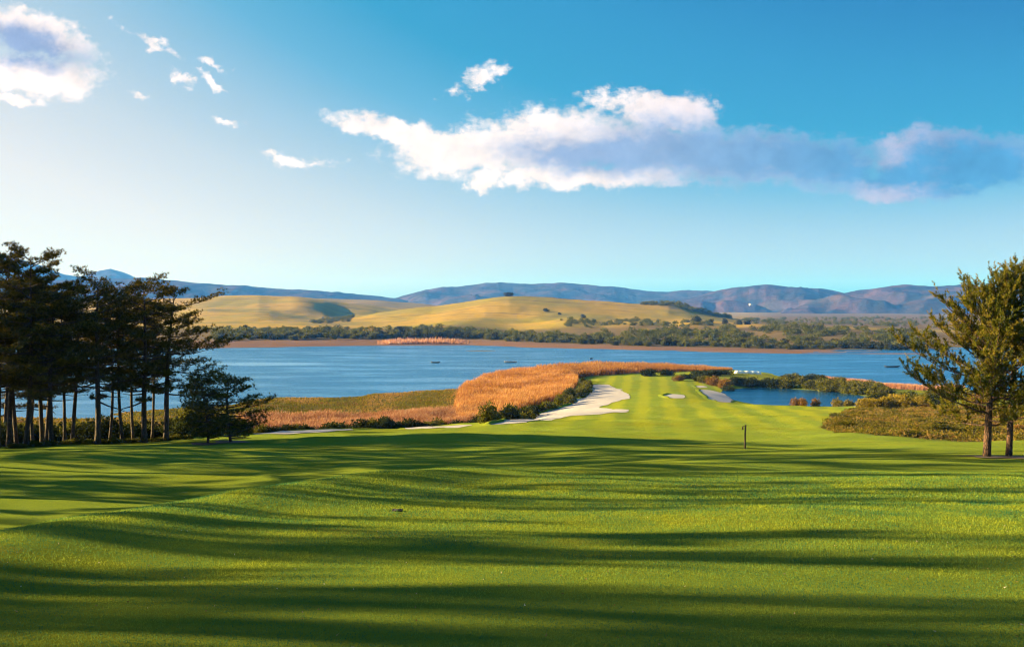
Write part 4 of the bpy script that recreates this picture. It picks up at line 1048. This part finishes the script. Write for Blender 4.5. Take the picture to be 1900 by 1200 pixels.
for i, (px, d) in enumerate(((1478, 256), (1490, 255), (1512, 256), (1555, 262), (1575, 264), (1600, 268))):
    x = (px - PX0) / F * d
    shrub('rust' if i < 3 else 'heath', x, d, 3.2, 3.0, ['tawny reed clump standing at the near edge of the pond, first of three', 'tawny reed clump at the near edge of the pond, middle of three', 'tawny reed clump at the near edge of the pond, nearest the heath', 'pale feathery clump at the narrow end of the pond, first of three', 'pale feathery clump in the middle at the narrow end of the pond', 'pale feathery clump at the very tip of the pond'][i], 'clumps on the near pond edge', name='reed_clump')

# ------------------------------------------------------------------ woods and trees on the far shore
def far_tree_mesh(seed, mat):
    return leaf_cloud(seed, rand_lobes(seed, 6, 2.4, 3.4, 1.7), 420, 0.95, mat, 'crown', 0.9).mesh('crown', M[mat])


FT = {m: [far_tree_mesh(300 + 10 * i + j, m) for j in range(3)] for i, m in enumerate(('farbush', 'fardark', 'gorse'))}
FTR = Bag().tube([(0, 0, -1), (0.1, 0, 1.2), (0, 0.1, 2.6)], [0.35, 0.25, 0.12], 6).mesh('trunk', M['bark'], True)


def far_tree(kind, px, d, sc, label, group, sink=0.0):
    _bc[0] += 1; j = _bc[0]
    e = bpy.data.objects.new('broadleaf_tree', None); C.objects.link(e)
    e.location = ((px - PX0) / F * d, d, far_z(px, d) - sink); e.rotation_euler = (0, 0, (j * 2.399) % 6.283); e.scale = (sc * 1.15, sc * 1.15, sc)
    tag(e, label, 'tree', group); obj('crown', FT[{'bush': 'farbush', 'darkbush': 'fardark'}.get(kind, kind)][j % 3], e); obj('trunk', FTR, e)


rw = np.random.default_rng(33)
def far_d(px): return float(np.interp(px, FP, shore_d))


n_ = 0
for i in range(230):                         # the belt of bushes on the far shore
    px = 395 + 1340 * (i + rw.random()) / 230; d = far_d(px) + 62 + 45 * rw.random()
    kind = 'darkbush' if (770 < px < 870 or px > 1560 or rw.random() < 0.25) else 'bush'
    where = 'below the striped field' if px < 640 else 'below the golden hill' if px < 1060 else 'opposite the reed fringe' if px < 1400 else 'opposite the pond'
    tone = 'dark' if kind == 'darkbush' else 'sunlit olive'  # named after the leaf colour
    far_tree(kind, px, d, 0.62 + 0.55 * rw.random(), tone + ' bush in the front of the far shore belt ' + where, tone + ' far shore bushes ' + where)
for px, d, sc, kind, lab in ((690, 905, 1.5, 'gorse', 'tall yellow-green tree standing out of the far shore belt'), (740, 930, 1.6, 'darkbush', 'dark round tree rising above the belt at the foot of the field'), (745, 960, 1.3, 'darkbush', 'dark round tree just behind its larger neighbour at the foot of the field'), (585, 890, 1.3, 'gorse', 'yellow-green tree in the belt below the dark hollow'), (456, 1060, 0.9, 'darkbush', 'small dark tree alone on the field edge above the far shore'),
                             (945, 1700, 1.6, 'darkbush', 'dark tree on the very summit of the golden hill'), (938, 1700, 1.2, 'darkbush', 'smaller dark tree beside the one on the summit'), (1014, 1440, 1.1, 'darkbush', 'lone dark tree on the slope below the summit'), (1037, 1400, 0.7, 'darkbush', 'tiny lone tree on the slope, lower than the first'), (1081, 1340, 0.9, 'darkbush', 'lone round tree at the lower edge of the golden slope'),
                             (1293, 1150, 1.5, 'darkbush', 'dark round tree at the end of the golden slope'), (1318, 1180, 1.2, 'darkbush', 'dark tree beside the field track, next to the round one'), (1345, 1180, 1.2, 'darkbush', 'dark bush in the field hedge, second from the round tree'), (1370, 1190, 1.2, 'darkbush', 'dark bush in the field hedge, third from the round tree'), (1388, 1190, 1.2, 'darkbush', 'dark bush at the end of the field hedge')):
    far_tree(kind, px, d, sc, lab, None)
# the wood behind them, one mass
wb = Bag()
def wood_spots():
    out = []
    for i in range(430):
        px = 395 + 1340 * rw.random(); b = far_d(px)
        out.append((px, b + 95 + (90 + 190 * sstep(px, 1000, 1500)) * rw.random() ** 1.2, 0.8 + 0.6 * rw.random()))
    for i in range(90): out.append((1195 + 160 * rw.random(), 1620 + 150 * rw.random(), 0.8 + 0.7 * rw.random()))
    for i in range(60): out.append((580 + 75 * rw.random(), 1420 + 420 * rw.random(), 0.7 + 0.5 * rw.random()))
    for i in range(260): out.append((1380 + 380 * rw.random(), 1350 + 1300 * rw.random(), 0.6 + 0.7 * rw.random()))
    for i in range(90): out.append((1040 + 280 * rw.random(), 1070 + 130 * rw.random(), 0.5 + 0.5 * rw.random()))
    for i in range(60): out.append((380 + 420 * rw.random(), 1010 + 60 * rw.random(), 0.4 + 0.4 * rw.random()))
    return out


tv = []
for m_ in ('farbush', 'fardark'):
    for me in FT[m_]:
        v = np.empty(len(me.vertices) * 3, np.float32); me.vertices.foreach_get('co', v); a = np.empty(len(me.vertices), np.float32); me.attributes['tint'].data.foreach_get('value', a); tv.append((v.reshape(-1, 3)[:750], a[:750]))
for i, (px, d, sc) in enumerate(wood_spots()):
    v, a = tv[int(rw.integers(len(tv)))]; th = rw.random() * 6.28; c, s = math.cos(th), math.sin(th)
    v = v @ np.array([[c, -s, 0], [s, c, 0], [0, 0, 1]]).T * sc * [1.2, 1.2, 1] + [(px - PX0) / F * d, d, far_z(px, d) - 0.4]
    wb.add(v, T=np.arange(len(v)).reshape(-1, 3), a=np.clip(a * (0.55 + 0.6 * rw.random()), 0, 1))
tag(obj('far_woodland', wb.mesh('far_woodland', M['farbush'])), 'mass of scrubby woodland behind the far shore and on the hollows of the hill', 'woodland', kind='stuff')
stand = []
for i in range(1800):
    px = 700 + 170 * rw.random(); d = far_d(px) + 12 + 30 * rw.random(); stand.append(((px - PX0) / F * d, d, far_z(px, d)))
stand = np.array(stand); V, T, a = tris(stand, unit(rw.normal(size=stand.shape) * 0.2 + [0, 0, 1]), (3.2 * (0.5 + 0.6 * rw.random(len(stand))) * np.clip(1.25 * np.sin(np.pi * np.clip((stand[:, 0] / stand[:, 1] * F + PX0 - 700) / 170, 0.02, 0.98)) ** 0.7, 0, 1) * (1 + 0.3 * fbm(stand[:, 0] / 9, stand[:, 1] / 9, 2))), 0.9, rw.random(len(stand)), rw)
tag(obj('far_reed_bed', Bag().add(V, T=T, a=a).mesh('far_reed_bed', M['pinkreed'])), 'pinkish reed bank on the far shore of the lagoon', 'reeds', kind='stuff')

# ------------------------------------------------------------------ small things
# marker pole on the fairway
p = hit(1382, 832, 60); hgt = 44 / F * p[1]
e = bpy.data.objects.new('marker_pole', None); C.objects.link(e); e.location = p.tolist(); tag(e, 'slim dark wooden marker pole standing on the fairway', 'pole')
obj('post', Bag().tube([(0, 0, -0.3), (0.02, 0, hgt * 0.5), (0.06, 0, hgt)], [0.075, 0.07, 0.065], 8).mesh('post', M['wood'], True), e)
obj('bracket', Bag().tube([(0.05, 0, hgt * 0.97), (-0.17, 0, hgt * 0.93)], [0.02, 0.02], 6).mesh('bracket', M['wood'], True), e)
obj('bird_box', Bag().box((-0.17, 0, hgt * 0.86), (0.09, 0.12, 0.26)).mesh('bird_box', M['wood']), e)
# dark drain box sunk in the turf
p = hit(737, 948, 10)
e = bpy.data.objects.new('drain_box', None); C.objects.link(e); e.location = p.tolist(); tag(e, 'small black drain box sunk in the foreground turf', 'drain')
obj('frame', Bag().box((0, -0.12, 0.01), (0.27, 0.03, 0.06)).box((0, 0.12, 0.01), (0.27, 0.03, 0.06)).box((-0.12, 0, 0.01), (0.03, 0.208, 0.06)).box((0.12, 0, 0.01), (0.03, 0.208, 0.06)).mesh('frame', M['black']), e)
obj('lid', Bag().box((0, 0, 0.02), (0.205, 0.205, 0.03)).mesh('lid', M['black']), e)


def hull(L, Wd, H, mat, name, flip=False):
    n = 13; t = np.linspace(-1, 1, n); V = []
    for s in t:
        w = Wd / 2 * (1 - abs(s) ** 2.4) ** 0.6 + 0.01; sheer = H * (1 + 0.25 * s * s)
        for a in np.linspace(-90, 90, 9):
            V.append((s * L / 2, w * math.sin(R(a)), sheer - H * math.cos(R(a)) ** 0.7 * (1 - 0.5 * abs(s) ** 3)))
    V = np.array(V)
    if flip: V[:, 2] = H * 1.25 - V[:, 2]
    i = np.arange(n - 1)[:, None] * 9 + np.arange(8)[None]
    return Bag().add(V, np.stack([i, i + 1, i + 10, i + 9], -1).reshape(-1, 4)).mesh(name, mat, True)


def rowboat(px, py, L, rot, label, pole=False, rower=True):
    d = EYE * F / (py - PY0); x = (px - PX0) / F * d
    e = bpy.data.objects.new('rowing_boat', None); C.objects.link(e); e.location = (x, d, -0.12); e.rotation_euler = (0, 0, rot); tag(e, label, 'boat', 'boats out on the lagoon')
    hu = obj('hull', hull(L, L * 0.3, 0.55, M['hull'], 'hull'), e)
    b = Bag()
    for s in (-0.2, 0.12, 0.35): b.box((s * L, 0, 0.40), (0.28, L * 0.26, 0.05))
    obj('seats', b.mesh('seats', M['wood']), e)
    obj('gunwale', Bag().tube([(s * L / 2, L * 0.15 * (1 - abs(s) ** 2.4) ** 0.6, 0.57 * (1 + 0.25 * s * s)) for s in np.linspace(-0.99, 0.99, 11)], 0.05, 5).tube([(s * L / 2, -L * 0.15 * (1 - abs(s) ** 2.4) ** 0.6, 0.57 * (1 + 0.25 * s * s)) for s in np.linspace(-0.99, 0.99, 11)], 0.05, 5).mesh('gunwale', M['white'] if pole else M['hull'], True), hu)
    if pole: obj('canopy', Bag().box((-0.15 * L, 0, 0.86), (L * 0.34, L * 0.2, 0.06)).box((-0.28 * L, 0, 0.66), (0.08, L * 0.16, 0.36)).box((-0.02 * L, 0, 0.66), (0.08, L * 0.16, 0.36)).mesh('canopy', M['hull']), e)


rowboat(947, 672.5, 6.5, 0.1, 'small low boat with pale rim on the lagoon beyond the reed bed', True)
rowboat(1097, 666, 3.6, 1.1, 'tiny dark boat on the lagoon beyond the reed fringe, straight past the fairway')
rowboat(808, 673, 4.6, 0.0, 'faint dark boat on the paler water, nearest the pine grove')
rowboat(1655, 681, 7.5, 0.05, 'low boat nearest the pair of pines on the deep blue water')
d = EYE * F / (651 - PY0)
s_ = np.linspace(0, 6.283, 40)[:-1]
sb = np.column_stack([(892 - PX0) / F * d + 10 * np.cos(s_), d + 5 * np.sin(s_), np.full(39, 0.02)])
tag(obj('mud_bank', mesh('mud_bank', np.vstack([sb, [[sb[:, 0].mean(), d, 0.3]]]), np.stack([np.arange(39), (np.arange(39) + 1) % 39, np.full(39, 39)], -1), M['bar'], True)), kind='structure')
# upturned white boats on the grass behind the pond
for i, (px, L) in enumerate(((1368, 2.6), (1374, 3.0), (1387, 3.4), (1399, 3.2), (1408, 2.0))):
    d = 418; x = (px - PX0) / F * d
    e = bpy.data.objects.new('upturned_boat', None); C.objects.link(e); e.location = (x, d, gz(x, d) - 0.05); e.rotation_euler = (0, 0, 0.1 * (i - 2))
    tag(e, ['white upturned boat at the reed end of the row behind the pond', 'second white upturned boat from the reed end of the row', 'middle white upturned boat of the row behind the pond', 'fourth white upturned boat from the reed end of the row', 'shortest white upturned boat at the far end of the row'][i], 'boat', 'upturned white boats behind the pond')
    hu = obj('hull', hull(L, 1.5, 1.0, M['white'], 'hull', True), e); obj('keel', Bag().tube([(-L * 0.42, 0, 1.2), (0, 0, 1.27), (L * 0.42, 0, 1.2)], 0.05, 5).mesh('keel', M['white']), hu)


def farmhouse(px, py, w, label):
    X, D, Z = MOUNT[3]; c = int(np.argmin(np.abs(X[:, 0] / D[:, 0] * F + PX0 - px)))
    k = np.nonzero(Z[c] >= EYE + (PY0 - py) / F * D[c])[0][0]; x, d, z = X[c, k], D[c, k], Z[c, k]
    e = bpy.data.objects.new('farmhouse', None); C.objects.link(e); e.location = (x, d, z); tag(e, label, 'house', 'white houses below the mountains')
    obj('wall', Bag().box((0, 0, 2), (w, 9, 9)).mesh('wall', M['cream']), e)
    V = [(-w / 2 - 0.5, -5, 6.5), (w / 2 + 0.5, -5, 6.5), (w / 2 + 0.5, 5, 6.5), (-w / 2 - 0.5, 5, 6.5), (-w / 2 - 0.5, 0, 9.5), (w / 2 + 0.5, 0, 9.5)]
    obj('roof', mesh('roof', V, [np.array([[0, 1, 5, 4], [2, 3, 4, 5]]), np.array([[0, 4, 3], [1, 2, 5]])], M['roof']), e)
    for s in (-0.3, 0, 0.3): obj('window', Bag().box((s * w, -4.55, 4), (w * 0.1, 0.2, 3)).mesh('window', M['dark']), e)


farmhouse(1393, 571, 15, 'white farmhouse at the foot of the purple mountain')

# ------------------------------------------------------------------ air
HAZE = 7.6e-5
hm, ht = new_mat('haze_air')
pv = ht.node('ShaderNodeVolumePrincipled', {'Color': (0.06, 0.26, 1.0, 1), 'Density': HAZE, 'Anisotropy': 0.0, 'Absorption Color': (1, 1, 1, 1)})
ht.put(ht.out.inputs['Volume'], pv.outputs[0])
hb_ = Bag().box((0, 6900, 245), (44000, 18000, 510))
hz_o = tag(obj('haze', hb_.mesh('haze', hm)), kind='stuff'); hz_o['label'] = 'thin blue air between the near shore and the mountains'
